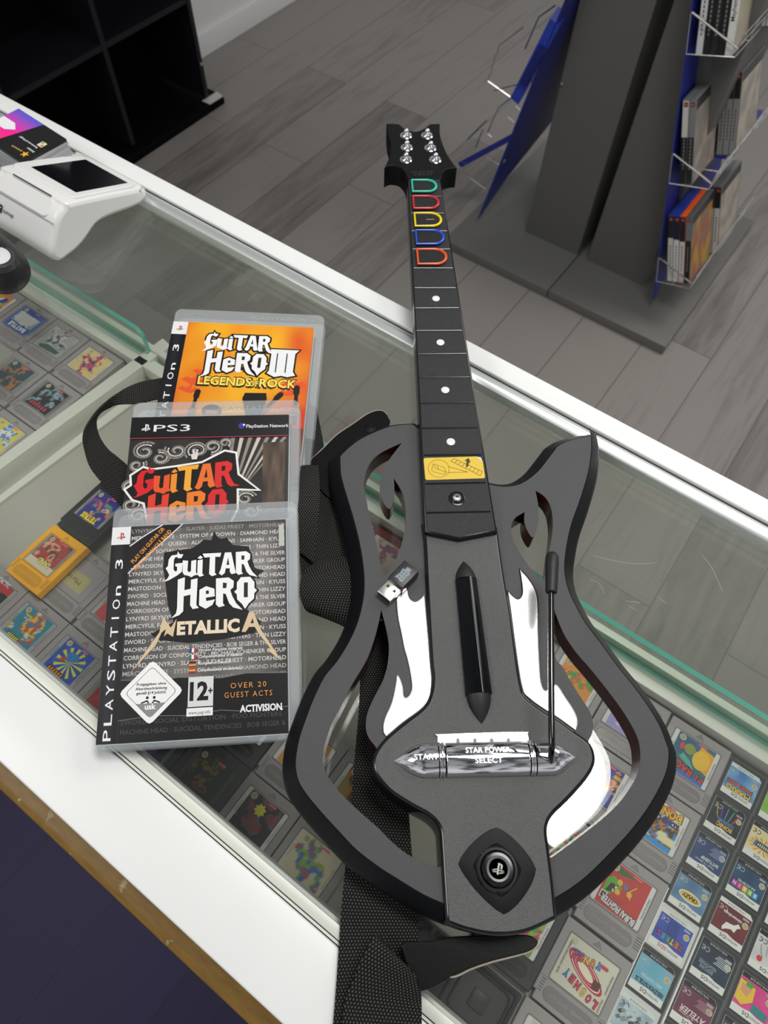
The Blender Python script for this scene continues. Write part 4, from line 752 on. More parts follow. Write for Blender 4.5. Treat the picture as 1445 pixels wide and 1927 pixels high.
    def rd(s): 
        out = []
        v = [Vector((cx, cy)) + (Vector(p) - Vector((cx, cy))) * s for p in d]
        for i in range(4):
            a, b_, c_ = v[i - 1], v[i], v[(i + 1) % 4]; p0, p1 = b_.lerp(a, .1), b_.lerp(c_, .1); out += [p0, (p0 + p1 + b_ * 2) / 4, p1]
        return out
    A.poly(rd(1), '#f3f3f2'); A.poly(rd(.80), '#2b2b2c'); A.poly(rd(.78), '#f3f3f2'); A.poly([(cx - r * .44, cy - r * .34), (cx + r * .44, cy - r * .34), (cx, cy - r * .775)], '#8d8d8d'); A.text('usk', cx, cy - r * .52, 3.6, '#fafafa', bold=.3)
    for i, t in enumerate(('Freigegeben ohne', 'Altersbeschränkung', 'gemäß §14 JuSchG')): A.text(t, cx, cy + 4.6 - 2.9 * i, 1.75, '#1b1b1b', w_=19.5 if i != 1 else 21, bold=.2)
    for sx in (-2.3, 2.3): A.disc(cx + sx, cy - 3.6, .95, '#1b1b1b', n=10); A.line([(cx + sx * .6, cy - 7), (cx + sx * 1.05, cy - 5.6), (cx + sx * 2.6, cy - 6.9)], .9, '#1b1b1b')
    # rating box, flags, maker
    A.rect(X(.405), X(.555), Y(.135), Y(.265), '#d9dad9'); A.text('12', X(.47), Y(.165), 11.5, '#161616', w_=12.5, bold=.4); A.text('+', X(.538), Y(.185), 5, '#161616', w_=3, bold=.3); A.rect(X(.40), X(.555), Y(.095), Y(.13), '#eeeeee'); A.text('www.pegi.info', X(.477), Y(.103), 2.3, '#222222', w_=14.5)
    for i, (cs, hz, t) in enumerate(((('#2b3f8f', '#f0f0f0', '#c33339'), 0, 'Version française intégrale'), (('#2f8a4c', '#f0f0f0', '#c33339'), 0, 'Completamente in italiano'), (('#161616', '#c33339', '#e5b93a'), 1, 'Komplett in Deutsch'), (('#c33339', '#e5b93a', '#c33339'), 1, 'Completamente en castellano'))):
        v = .375 - i * .030
        for k in range(3):
            if hz: A.rect(X(.405), X(.447), Y(v + .0195 - .0065 * (k + 1)), Y(v + .0195 - .0065 * k), cs[k])
            else: A.rect(X(.405 + .014 * k), X(.405 + .014 * (k + 1)), Y(v), Y(v + .0195), cs[k])
        A.text(t, X(.46), Y(v + .003), 2.0, '#f2f2f2', w_=30 if i != 2 else 22, al='l', bold=.12, shear=.3)
    A.text('OVER 20', X(.765), Y(.205), 3.6, '#e59a4d', w_=24, space=1.3); A.text('GUEST ACTS', X(.765), Y(.165), 3.6, '#e59a4d', w_=32, space=1.3); A.text('ACTIVISION', X(.84), Y(.10), 4.4, '#f1f1f1', w_=28, bold=.35); A.text('.', X(.965), Y(.10), 4.4, '#f1f1f1', bold=.3)
    A.poly([(x1 - 5, Y(.86)), (x1 - 1, Y(.862)), (x1 - 1.2, Y(.975)), (x1 - 5, Y(.97))], '#b9bab4')
def pose(bl, zb, tl, zt, br, zr):
    a, c, d_ = U(*bl, zb), U(*tl, zt), U(*br, zr); return a, d_ - a, c - a
o, ux, uy = pose((300, 850), 176, (330.6, 579.4), 189, (600, 862), 176)
# bottom case: set from its top corners
tl, tr = U(330.6, 579.4, 189), U(611.8, 592.4, 189); ux = (tr - tl).normalized(); dn = Vector((ux.y, -ux.x, -.118)).normalized(); o = tl + dn * 171
ps3_case('game_case', 'clear game case with an orange flame cover, bottom and rearmost of the stack', o, ux, -dn, cover_flames)
tl, tr = U(251, 756.5, 195.5), U(563.5, 751, 195.5); ux = (tr - tl).normalized(); dn = Vector((ux.y, -ux.x, -.157)).normalized(); o = tl + dn * 171
ps3_case('game_case', 'clear game case with a red and orange shield logo cover, middle of the stack', o, ux, -dn, cover_shield)
tl, tr = U(213.2, 957, 198.5), U(557.3, 941.2, 198.5); ux = (tr - tl).normalized(); dn = Vector((ux.y, -ux.x, -.165)).normalized(); o = tl + dn * 171
ps3_case('game_case', 'clear game case with a black cover of grey band names, front of the stack', o, ux, -dn, cover_bands)
# ------------------------------------------------------------------ guitar strap, reader, small things
def weave_mat():
    m = bpy.data.materials.new('black_webbing'); m.use_nodes = True; nt = m.node_tree; N = nt.nodes.new; L = nt.links.new; b = nt.nodes['Principled BSDF']
    uv = N('ShaderNodeUVMap'); uv.uv_map = 'UVMap'; sp = N('ShaderNodeSeparateXYZ'); L(uv.outputs[0], sp.inputs[0])
    def sine(sock, per, ph=None):
        a = N('ShaderNodeMath'); a.operation = 'MULTIPLY'; a.inputs[1].default_value = 2 * math.pi / per; L(sock, a.inputs[0]); s_ = N('ShaderNodeMath'); s_.operation = 'SINE'
        if ph is not None: c = N('ShaderNodeMath'); c.operation = 'ADD'; L(a.outputs[0], c.inputs[0]); L(ph, c.inputs[1]); L(c.outputs[0], s_.inputs[0])
        else: L(a.outputs[0], s_.inputs[0])
        return s_.outputs[0]
    row = N('ShaderNodeMath'); row.operation = 'MULTIPLY'; row.inputs[1].default_value = math.pi / 1.7; L(sp.outputs[1], row.inputs[0]); fl = N('ShaderNodeMath'); fl.operation = 'FLOOR'; dv = N('ShaderNodeMath'); dv.operation = 'DIVIDE'; dv.inputs[1].default_value = math.pi; L(row.outputs[0], dv.inputs[0]); L(dv.outputs[0], fl.inputs[0])
    ph = N('ShaderNodeMath'); ph.operation = 'MULTIPLY'; ph.inputs[1].default_value = math.pi; L(fl.outputs[0], ph.inputs[0])
    sx = sine(sp.outputs[0], 2.0, ph.outputs[0]); sy = sine(sp.outputs[1], 1.7)
    ab = N('ShaderNodeMath'); ab.operation = 'ABSOLUTE'; L(sine(sp.outputs[1], 3.4), ab.inputs[0])
    h = N('ShaderNodeMath'); h.operation = 'MULTIPLY_ADD'; h.inputs[1].default_value = .5; h.inputs[2].default_value = .5; L(sx, h.inputs[0])
    p = N('ShaderNodeMath'); p.operation = 'MULTIPLY'; L(h.outputs[0], p.inputs[0]); L(ab.outputs[0], p.inputs[1])
    cr = N('ShaderNodeValToRGB'); e = cr.color_ramp.elements; e[0].position = .25; e[0].color = (.004, .004, .004, 1); e[1].position = .95; e[1].color = (.11, .107, .10, 1); L(p.outputs[0], cr.inputs[0]); L(cr.outputs[0], b.inputs['Base Color'])
    bu = N('ShaderNodeBump'); bu.inputs['Strength'].default_value = .8; bu.inputs['Distance'].default_value = .0007; L(p.outputs[0], bu.inputs['Height']); L(bu.outputs[0], b.inputs['Normal']); b.inputs['Roughness'].default_value = .7; b.inputs['Specular IOR Level'].default_value = .2; return m
WEB = weave_mat(); LEATHER = mat('black_leatherette', (.003, .003, .003), .28, spec=.28, bump=.06, bscale=400); STITCH = mat('pale_felt_edge', (.36, .32, .25), .8)
sp = thing('guitar_strap', 'black webbing guitar strap bundled under the controller and game cases', 'strap', U(560, 1000, 156))
def rib(pairs, th=1.5, name='webbing'):
    b = B(); b.ribbon([U(*q[0], q[2]) for q in pairs], [U(*q[1], q[3] if len(q) > 3 else q[2]) for q in pairs], th); return b.done(name, WEB, sp)
rib([((390, 705), (390, 750), 158.5), ((345, 706), (345, 750), 158.5), ((299, 714), (298, 752), 159, 158), ((263, 721), (262, 760), 160, 158), ((222, 739), (224, 762), 163, 158), ((187, 766), (197, 769), 168, 158), ((163, 798), (182, 783), 170, 158), ((155, 822), (180.5, 802), 169, 158), ((159, 850), (188, 825), 166, 158), ((170, 881), (204, 847), 162, 158), ((194, 912), (223, 862), 159, 158), ((222, 947), (255, 889), 158.5), ((262, 990), (300, 925), 158.5)])
rib([((560, 742), (596, 770), 158.5), ((572, 800), (607, 826), 159), ((574, 870), (613, 862), 161), ((570, 930), (628, 915), 166, 162), ((566, 985), (640, 960), 170, 163), ((564, 1035), (650, 1010), 168, 162), ((566, 1075), (662, 1062), 164, 160), ((572, 1105), (676, 1100), 158.5)])
rib([((566, 878), (600, 880), 168, 170), ((562, 930), (602, 930), 177, 176), ((560, 985), (596, 990), 178, 174), ((566, 1040), (590, 1060), 170, 168)], 2.5)
rib([((600, 1060), (690, 1040), 166, 163), ((575, 1075), (684, 1058), 172, 168), ((566, 1092), (676, 1080), 176, 171), ((564, 1118), (670, 1120), 175, 170), ((572, 1140), (668, 1156), 170, 166), ((585, 1150), (664, 1178), 163, 160), ((600, 1150), (665, 1185), 158.6)], 1.6)
rib([((664, 1170), (760, 1170), 158), ((676, 1240), (765, 1230), 158.3), ((677, 1293), (775, 1290), 158.3), ((674, 1349), (770, 1349), 158.3), ((670, 1396), (770, 1400), 158.3), ((665, 1452), (768, 1460), 158.3), ((661, 1506), (768, 1510), 158.3), ((653, 1600), (775, 1610), 158.3), ((645, 1680), (782, 1690), 158.3), ((640, 1745), (787, 1745), 158.3), ((633, 1850), (786, 1840), 158.3), ((624, 1960), (780, 1960), 158.3)])
rib([((640, 1985), (793, 1990), 164, 168), ((648, 1890), (793, 1905), 166, 172), ((668, 1835), (790, 1868), 170, 176), ((688, 1790), (780, 1838), 175, 179), ((703, 1762), (764, 1815), 175, 178), ((715, 1758), (745, 1800), 168, 168)], 2.2)
def tab(poly, z, th, name, edge_from, edge_to):
    q = ccw(smooth(U2o(poly, z), 4)); b = B(); b.prism(q, z - th, z, 0, bev=.6); k = b.done(name, LEATHER, sp)
    e = spline3([U(x, y, z - .6) for x, y in edge_from], 4); b = B(); b.tube(e, .55, n=6); b.tube([v + Vector((0, 0, -1.8)) for v in e], .55, n=6); b.done('felt_edge', STITCH, k); return k
tab([(771, 1838), (757, 1780), (775, 1772), (812, 1772), (850, 1763), (918, 1760), (985, 1759), (1008, 1766), (1012, 1775), (1004, 1785), (988, 1793), (955, 1801), (924, 1809), (886, 1822), (854, 1836), (830, 1850), (805, 1862), (776, 1866)], 172, 3.2, 'leather_tab', [(1011, 1778), (1004, 1787), (988, 1794), (955, 1803), (924, 1811), (886, 1824), (856, 1838), (828, 1836), (808, 1841), (796, 1851)], None)
tab([(731, 799), (731, 786), (722, 774), (708, 773), (690, 780), (664, 798), (633, 819), (607, 845), (584, 866), (588, 884), (605, 925), (640, 935), (690, 850)], 167, 3.0, 'leather_tab', [(729, 781), (721, 774), (708, 772.5), (690, 779.5), (664, 797.5), (633, 818.5), (607, 844.5), (584, 866)], None)
# usb receiver lying on the controller
tp = [U(*q, 197) for q in ((761.6, 1053), (790, 1076), (756, 1107), (730, 1086))]; c = sum(tp, Vector()) / 4; ux = ((tp[1] - tp[0]) + (tp[2] - tp[3])); uy = ((tp[0] - tp[3]) + (tp[1] - tp[2])); wx = ux.length / 2; hy = uy.length / 2
us = thing('usb_receiver', 'small black usb receiver with a bare metal plug, lying on the black controller', 'usb receiver', (c.x, c.y, 187.3)); M = frame((c.x, c.y, 197), ux, uy)
b = B(); b.box(-wx / 2, wx / 2, -hy / 2, hy / 2, -9.6, 0, M=M, bev=.8); b.done('casing', mat('receiver_black', (.022, .022, .024), .35, bump=.2, bscale=1500), us)
b = B(); A = Art(b, M @ Matrix.Translation((0, 0, .02)), .02); A.poly([(-3.6, -6), (-1.2, -5), (1.4, -6), (3.4, -5.4), (2.8, -1), (3.6, 3), (2.2, 3.6), (2.4, 6.2), (-1.6, 6.2), (-1.6, 3.6), (-3.4, 3), (-2.6, -1)], '#7f8c94')
for i in range(3):
    for s_ in (-1.1, 1.3): A.disc(s_, -3.4 + 2.5 * i, .6, '#49525a', n=10)
b.done('emblem', PRINT, us)
b = B(); b.box(-6, 6, -hy / 2 - 12, -hy / 2 + 1, -7.6, -3.0, M=M, bev=.4); k = b.done('plug', mat('plug_steel', (.80, .78, .70), .25, metal=.9), us)
b = B()
for s_ in (-3, 3): b.box(s_ - 1, s_ + 1, -hy / 2 - 5.2, -hy / 2 - 3, -3.05, -2.9, M=M)
b.box(-5.4, 5.4, -hy / 2 - 12.1, -hy / 2 - 11.8, -7.2, -3.4, M=M); b.done('plug_window', mat('plug_dark', (.02, .02, .02), .5), k)
# ------------------------------------------------------------------ card reader
rd = thing('card_reader', 'white payment terminal with a black screen and receipt slot, on the counter glass', 'card reader', (-626, 290, 155.2))
RW = mat('reader_white', (.80, .80, .79), .32); xr, xl = -577, -676
prof = [(239, 155.6), (233.2, 160), (231.4, 166), (233, 173), (241, 183), (249.7, 194), (258, 200), (266, 203), (276, 203), (352, 174.5), (359, 171), (362, 166), (360.5, 160), (352, 156.2), (340, 157.5), (322, 162), (305, 166), (291, 166.5), (275, 160), (262, 156.2), (250, 155.3)]
pr_ = [Vector(p) for p in prof]
def rrings(): 
    out = []
    for x, k in ((xl, 5), (xl + 1, 2.4), (xl + 3, .7), (xl + 6, 0), (xr - 6, 0), (xr - 3, .7), (xr - 1, 2.4), (xr, 5)): out.append([Vector((x, p.x, p.y)) for p in inset(ccw(smooth([(p.x, p.y) for p in pr_], 3)), k, 1.4)])
    return out
b = B(); R_ = rrings(); b.loft(R_, 0)
for r, fl in ((R_[0], 1), (R_[-1], 0)):
    Mx = Matrix(((0, 0, 1, r[0].x), (1, 0, 0, 0), (0, 1, 0, 0), (0, 0, 0, 1))); b.fill([[Vector((p.y, p.z)) for p in r]], 0, 0, M=Mx, flip=bool(fl))
b.done('body', RW, rd, sharp=60)
# sloping display: plane through the top edge
o = Vector((xr, 276, 203.2)); M = frame(Vector((xl, 276, 203.2)), (1, 0, 0), Vector((0, 76, -28.5))); Wd = xr - xl; Ht = math.hypot(76, 28.5)
b = B(); b.prism(ccw(rrect(5, Wd - 4, 2, Ht + 1, 6)), -1, 1.4, 0, bev=1.2, M=M); b.done('bezel', mat('reader_bezel', (.84, .84, .83), .25), rd)
sc = [U(*q, 0) for q in ((58, 314), (161, 300), (240.8, 344), (143, 362))]; b = B()
Mi = M.inverted()
def onplane(px, py, k=1.5):
    n = M.col[2].to_3d(); o_ = M.col[3].to_3d() + n * k; d_ = ray(px, py); return CAM_C + d_ * (n.dot(o_ - CAM_C) / n.dot(d_))
q = [(Mi @ onplane(*k)).to_2d() for k in ((58, 314), (161, 300), (240.8, 344), (143, 362))]
b.fill([ccw(q)], 1.55, 0, M=M); b.done('screen', BLACKGLOSS, rd)
# front: receipt slot, paper flap seam and lettering
n1 = Vector((0, 22, 13)); Mf = frame(Vector((xl, 248, 192.6)), (1, 0, 0), n1)
b = B(); b.box(24, Wd - 20, 22.4, 23.6, -.5, 2.4, M=Mf); b.done('receipt_slot', mat('slot_black', (.02, .02, .02), .5), rd)
b = B(); b.prism(ccw(rrect(13, Wd - 13, 2, 21, 5)), -1, 2.0, 0, bev=1, M=Mf); k = b.done('paper_flap', RW, rd)
b = B(); b.tube([Mf @ Vector((u, .6, .5)) for u in (1, Wd / 2, Wd - 1)], .3, n=6); b.done('flap_seam', mat('seam_grey', (.12, .12, .12), .5), rd)
c0_, c1_ = UY(-30, 384, 231.2), UY(36, 418, 231.2)
n2 = Vector((0, 0, 10)); nf = Vector((0, 249.7 - 233, 194 - 173)); Mg = frame(Vector((0, 233, 173)) + Vector((0, -nf.z, nf.y)).normalized() * 1.1, (1, 0, 0), nf); b = B(); A = Art(b, Mg, .03); xs = UX(33, 412, -655).x + 12; xs = -634
A.text('sumup', xs, 9.6, 3.8, '#101010', w_=15, al='r', bold=.15); A.rr(xs - 25.5, xs - 17, 7.4, 15.4, 1.2, '#101010'); A.line([(xs - 23.4, 10), (xs - 21.6, 11.6)], 1.1, '#e8e8e8'); A.line([(xs - 21, 11.2), (xs - 19.2, 12.8)], 1.1, '#e8e8e8'); b.done('lettering', PRINT, rd)
# ------------------------------------------------------------------ black device with a pale inset, in front of the reader
dv = thing('barcode_scanner', 'black rounded handheld device with a pale oval inset, beside the card reader', 'scanner', (-590, 196, 155.5))
b = B(); c = U(-16, 490, 178); axd = (U(45, 545, 170) - U(-60, 452, 178)); axd.z = 0; axd.normalize(); Md = frame((c.x, c.y, c.z), axd, Vector((-axd.y, axd.x, 0)))
st = [(-70, 24, 18), (-40, 26, 21), (-10, 26.5, 22), (10, 26, 22), (26, 23, 20), (36, 18, 15.5), (41, 10, 9), (42.5, .5, .5)]
b.loft([[Md @ Vector((u, w_ * math.cos(2 * math.pi * k / 28), h_ * math.sin(2 * math.pi * k / 28))) for k in range(28)] for u, w_, h_ in spline3(st, 4)], 0, cap0=True); b.done('body', mat('soft_black', (.012, .012, .013), .42), dv)
ci = onplane
b = B(); cc = U(-22, 487, 190); Mi2 = frame(U(-12, 481, 198), axd, Vector((-axd.y, axd.x, -.2)))
b.loft([[Mi2 @ Vector((k_ * 17 * math.cos(2 * math.pi * k / 28), k_ * 13.5 * math.sin(2 * math.pi * k / 28), z)) for k in range(28)] for k_, z in ((1.28, -6), (1.25, .2), (1.15, 1.2), (1.0, 1.0))], 0); b.loft([[Mi2 @ Vector((k_ * 17 * math.cos(2 * math.pi * k / 28), k_ * 13.5 * math.sin(2 * math.pi * k / 28), z)) for k in range(28)] for k_, z in ((1.0, 1.0), (.9, 1.9), (.5, 2.6), (.001, 2.8))], 1); b.done('inset', [mat('dark_grey_ring', (.04, .04, .042), .4), mat('pale_grey_inset', (.72, .75, .78), .25)], dv)
# ------------------------------------------------------------------ stack of business cards
k0 = [U(*q, 197) for q in ((20, 208), (110, 266), (45, 305))]; ux = k0[1] - k0[0]; uy = k0[1] - k0[2]
n_ = 14; hgt = 41.0 / n_
random.seed(11)
for i in range(n_):
    z = 156.2 + hgt * i; top = i == n_ - 1; j = 0 if top else 1; r_ = math.radians(random.uniform(-2.5, 2.5) * j); M0 = frame((k0[2].x, k0[2].y, 0), ux, uy); dx, dy = random.uniform(-1.2, 2.2) * j + (n_ - 1 - i) * .16, random.uniform(-1, .8) * j - (n_ - 1 - i) * .1
    c = M0 @ Vector((dx, dy, 0)); M = frame((c.x, c.y, z + hgt - .1), Matrix.Rotation(r_, 3, 'Z') @ Vector(M0.col[0][:3]), Matrix.Rotation(r_, 3, 'Z') @ Vector(M0.col[1][:3]))
    t = thing('business_card', 'top card of the business card stack, black with a violet and pink corner' if top else 'grey edged card in the stack under the black and pink card', 'business card', (c.x, c.y, z), group='business cards stacked by the card reader')
    b = B(); b.box(-83, 0, -2, 53, -hgt + .25, 0, M=M); b.done('card', mat('card_edge_grey', (.42, .42, .45), .6) if not top else mat('card_black', (.012, .012, .013), .4), t)
    if top:
        b = B(); A = Art(b, M @ Matrix.Translation((0, 0, .05)), .03); A.rect(-82.8, -.2, -1.8, 52.8, '#121214')
        z_ = A._z(); N_ = 14
        for q_ in range(N_):
            v0_, v1_ = q_ / N_, (q_ + 1) / N_; f_ = lambda v: -62 - 0 + 0 * v; xr0, xr1 = -34 - 30 * (1 - v0_) * .55 - 4, -34 - 30 * (1 - v1_) * .55 - 4
            cc_ = lambda v: mixc(mixc(lin('#ff3a4a'), lin('#ff19a6'), min(1, v * 2.2)), lin('#5a5ad0'), max(0, v * 2 - .9))
            f2 = b.face([M @ Vector((-82.8, -1.8 + 54.6 * v0_, .09)), M @ Vector((xr0, -1.8 + 54.6 * v0_, .09)), M @ Vector((xr1, -1.8 + 54.6 * v1_, .09)), M @ Vector((-82.8, -1.8 + 54.6 * v1_, .09))], 0)
            for l_, v in zip(f2.loops, (v0_, v0_, v1_, v1_)): l_[b.cl] = (*cc_(v), 1)
        A.k = 4
        def star(x, y, r, c_): A.poly([(x + r * (1 if k % 2 == 0 else .42) * math.sin(math.pi * k / 5), y + r * (1 if k % 2 == 0 else .42) * math.cos(math.pi * k / 5)) for k in range(10)], c_)
        star(-10, 8.5, 5.2, '#f2b62a')
        for q_ in range(5): star(-31 + q_ * 3.4, 8.5 + .2 * q_, 1.6, '#e8c070')
        A.text('Bewerte uns auf Google!', -24, 24, 2.2, '#f0f0f0', w_=30, bold=.25, rot=180); A.text('Zufrieden?', -11, 17.5, 2.2, '#f0f0f0', w_=12, bold=.25, rot=180)
        A.rr(-14, -6, 26, 34, .8, '#e9d7b8'); A.rect(-13, -10, 31, 33.4, '#5ab03c'); A.rect(-9.4, -7, 27, 30, '#c2703a')
        A.poly([(-62, 20), (-52, 27), (-62, 34), (-82, 34), (-82, 20)], '#f2f2f4'); b.done('print', PRINT, t)
# ------------------------------------------------------------------ cartridges in the counter
SHELL = {}
def gb_parts(colname, c):
    """Shell and name plate meshes of one cartridge colour, made once and shared."""
    if colname in SHELL: return SHELL[colname]
    m = mat('cartridge_' + colname, c, .42, bump=.25, bscale=1800); md = mat('cartridge_line_' + colname, tuple(x * .28 for x in lin(c)), .5); mp = mat('cartridge_plate_' + colname, tuple(x * .72 for x in lin(c)), .25)
    t = thing('proto', '', ''); b = B()
    out = [(0, 0), (57, 0), (57, 58.5), (54.5, 58.5), (54.5, 65), (0, 65)]
    b.prism(ccw(out), -7.8, 0, 0, bev=.8); A = Art(b, Matrix.Identity(4), .02, 1)
    fr = rrect(6.2, 50.8, 8.2, 46.6, 1.6); b.fill([fr, list(reversed(rrect(6.7, 50.3, 8.7, 46.1, 1.2)))], .03, 1)
    for x0, x1 in ((.6, 6.2), (50.8, 54)):
        for k in range(5): b.box(x0, x1, 48.6 + k * 2.1, 49.3 + k * 2.1, -.2, .04, 1)
    b.fill([[(24, 6.6), (33, 6.6), (28.5, 1.6)]], .04, 2); b.box(0, 57, 47.0, 47.3, -.1, .03, 1)
    sh = b.done('shell', [m, md, mp], None, local=True); sh.parent = t
    b = B(); b.prism(ccw(rrect(7.5, 49.5, 50, 61.5, 5.7, 6)), -.3, .25, 0, bev=.5); A = Art(b, Matrix.Translation((0, 0, .3)), .02, 1)
    A.text('Nintendo', 18, 54.6, 2.8, '#000000', w_=16, bold=.1); A.text('GAME BOY', 37, 54.6, 2.5, '#000000', w_=17, bold=.1); pl = b.done('name_plate', [mp, m], None, local=True); pl.parent = t
    bpy.data.objects.remove(t); SHELL[colname] = (sh.data, pl.data); bpy.data.objects.remove(sh); bpy.data.objects.remove(pl); return SHELL[colname]
def letters(A, t, x, y, h, c, w_, rim='#1a1a1a', rot=0, bold=.5):
    A.text(t, x, y, h, rim, w_=w_ * 1.05, rot=rot, bold=bold + .55); A.text(t, x, y + .1, h, c, w_=w_, rot=rot, bold=bold)
def squiggle(A, x, y, h, c, w_, n=6):
    """Title too blurred to read: slanted strokes of its size and colour."""
    A.rect(x - w_ / 2 - .5, x + w_ / 2 + .5, y - .5, y + h + .5, '#1c1a1c')
    for k in range(n): u = x - w_ / 2 + w_ * k / n; g = w_ / n; A.poly([(u + .1 * g, y + .1 * h * (k % 3)), (u + .62 * g, y), (u + .85 * g, y + h * (.8 + .1 * (k % 2))), (u + .3 * g, y + h)], c)
def gb_label(A, bg, pal, title=None, tc='#f0d040', strip='#dcdcda', seed=0., seal='#cfc6a0', extra=None):
    A.rr(7.4, 49.6, 9.3, 45.6, 1.3, strip); x0, x1, y0, y1 = 11, 46, 9.5, 45.4; P_ = [lin(c) for c in pal]; bgc = lin(bg)
    def fn(u, v):
        a = nz(u, v, 3.4, seed); k = nz(u, v, 5.5, seed + 3)
        if a + .35 * (1 - abs(u - .5) * 3) - abs(v - .45) * .5 < -.02: return bgc
        i = max(0, min(len(P_) - 1, int((k + .75) / 1.5 * len(P_)))); return P_[i]
    A.grid(x0, x1, y0, y1, 22, 22, fn)
    if extra: extra(A)
    if title:
        for i, (t, ww) in enumerate(title): letters(A, t, 28.5, 37.5 - 6.2 * i, 5.0, tc, ww)
    A.disc(41.5, 13.5, 2.9, seal, n=16); A.disc(41.5, 13.5, 2.1, '#a89f80', n=14); A.rr(19, 27, 10.6, 12.2, .8, '#e46a70')
    A.text('MADE IN JAPAN', 9.4, 27.5, 1.3, '#505050', w_=17, rot=90); A.text('DMG', 48, 27.5, 1.3, '#505050', w_=10, rot=90)
def gb(x, y, label, art=None, col='grey', c='#9f999a', z=0., tilt=0., group='grey cartridges laid out in the counter'):
    t = thing('game_cartridge', label, 'cartridge', (x + 57, y + 65, z), math.pi, group)
    if tilt:
        R = Matrix.Rotation(-math.radians(tilt), 4, 'Y') @ Matrix.Rotation(math.pi, 4, 'Z'); t.rotation_euler = R.to_euler()
        t.location = Vector((x + 57 * math.cos(math.radians(tilt)), y + 65, z + 57 * math.sin(math.radians(tilt)) + ZO)) * .001
    s_, p_ = gb_parts(col, c)
    for n, d_ in (('shell', s_), ('name_plate', p_)): o = bpy.data.objects.new(n, d_); COL.objects.link(o); o.parent = t
    if art: b = B(); art(Art(b, Matrix.Translation((0, 0, .06)), .015)); b.done('label', PRINT, t, local=True)
    return t
def lab(*a, **k): return lambda A: gb_label(A, *a, **k)
def tape(A):
    A.poly([(16, 22), (56, 23.5), (54.5, 40), (15, 40)], '#b7b07a'); A.text('Mario 3', 35, 29, 5, '#4a4632', w_=24, bold=-.05)
def burst(A): A.poly([(30 + (5.6 if k % 2 else 4) * math.cos(k * .4), 20 + (5.6 if k % 2 else 4) * math.sin(k * .4)) for k in range(16)], '#e8e02a')
def sunburst(A):
    for k in range(12): a = k * .5236; A.poly([(27, 27), (27 + 15 * math.cos(a), 27 + 15 * math.sin(a)), (27 + 15 * math.cos(a + .22), 27 + 15 * math.sin(a + .22))], '#d8d94a')
    for q, c_ in ((((20, 22), (30, 27), (36, 22), (33, 18), (24, 17)), '#2f7fc4'), (((33, 24), (38, 27), (37, 31), (32, 29)), '#c0483a')): A.poly(list(q), c_)
def looney(A):
    for r, c_ in ((16.5, '#c02845'), (14.4, '#f0ead0'), (13.2, '#c02845'), (10.6, '#e8899a'), (9.4, '#c02845'), (7.6, '#efe8cf')): A.poly([Vector((28.5 + r * 1.02 * math.cos(k * .2618) * .98 - r * .30 * math.sin(k * .2618), 26.5 + r * .52 * math.sin(k * .2618) - .25 * r * math.cos(k * .2618))) for k in range(24)], c_)
    for i, (ch, c_) in enumerate(zip('LOONEY', ('#d23b52', '#d23b52', '#e8c52c', '#d23b52', '#d23b52', '#2b7fc6'))): letters(A, ch, 12.8 + i * 5.4, 39.2 - 1.5 * abs(i - .3) * .9, 5.2, c_, 4.2, rot=-8)
    for i, (ch, c_) in enumerate(zip('TUNES', ('#2b8fd6', '#e08a2c', '#e8c52c', '#d23b52', '#d23b52'))): letters(A, ch, 22 + i * 4.8, 14.8 + 1.1 * i, 4.6, c_, 3.8, rot=8)
    A.text('SUNSOFT', 39, 16.5, 2.4, '#2a4f9a', w_=10, bold=.3, rot=4); A.rr(14.5, 20.5, 27, 33, .5, '#5a2f2c')
def dragon(A):
    A.poly([(14, 14), (46, 10), (46, 17), (34, 16), (24, 13)], '#2f6b3a')
    A.poly([(44, 36), (44, 24), (40, 20), (34, 22), (30, 26), (34, 27), (31, 31), (36, 32), (39, 36)], '#5fae2e'); A.poly([(42, 34), (40, 26), (34, 25), (36, 29), (33, 31)], '#3a1d18'); A.poly([(34, 27), (36, 25.6), (36, 28.4)], '#f0ead8'); A.poly([(35, 31), (37.5, 29), (37, 31.8)], '#f0ead8')
    for x, y in ((34, 22), (33, 29.5), (24, 26)): A.disc(x, y, 2.3, '#f0b52c', n=14)
    A.poly([(26, 22), (30, 20), (31, 23), (28, 25)], '#6a78b0'); A.line([(21, 18), (26, 26), (22, 29)], .7, '#f0d040')
    A.rr(39, 44.5, 34.5, 40.5, .4, '#e8e8e8'); A.rect(39.8, 43.8, 35.3, 39.8, '#3a1616')
    letters(A, 'BURAI FIGHTER', 27, 38.5, 5.0, '#d8dadb', 31, rot=-6)
def race(A):
    A.poly([(11, 14), (24, 12), (26, 30), (11, 34)], '#f0a818'); A.disc(20, 24, 7.5, '#f4c430', 9); A.poly([(30, 12), (45, 10), (45, 24), (36, 30), (28, 22)], '#2c5a78'); A.disc(32, 20, 5.0, '#8f9a3a'); A.poly([(36, 26), (38, 31), (30, 34), (22, 36), (28, 30)], '#57b59a'); A.disc(39, 21, 2, '#d83a5a', 3.2)
    letters(A, 'F1 RACE', 27, 36, 6.4, '#e2342c', 31, rot=-8); A.rect(11.2, 45.8, 42.4, 45.2, '#2a6fd0')
def donkey(A):
    letters(A, 'DONKEY', 28, 12, 6.6, '#f0b424', 31, rot=5); letters(A, 'KONG LAND', 27, 20.5, 4.2, '#3a3a98', 28, rot=4); A.rect(11.2, 45.8, 41, 45.3, '#2a8fd8')
random.seed(3)
FREE = {}
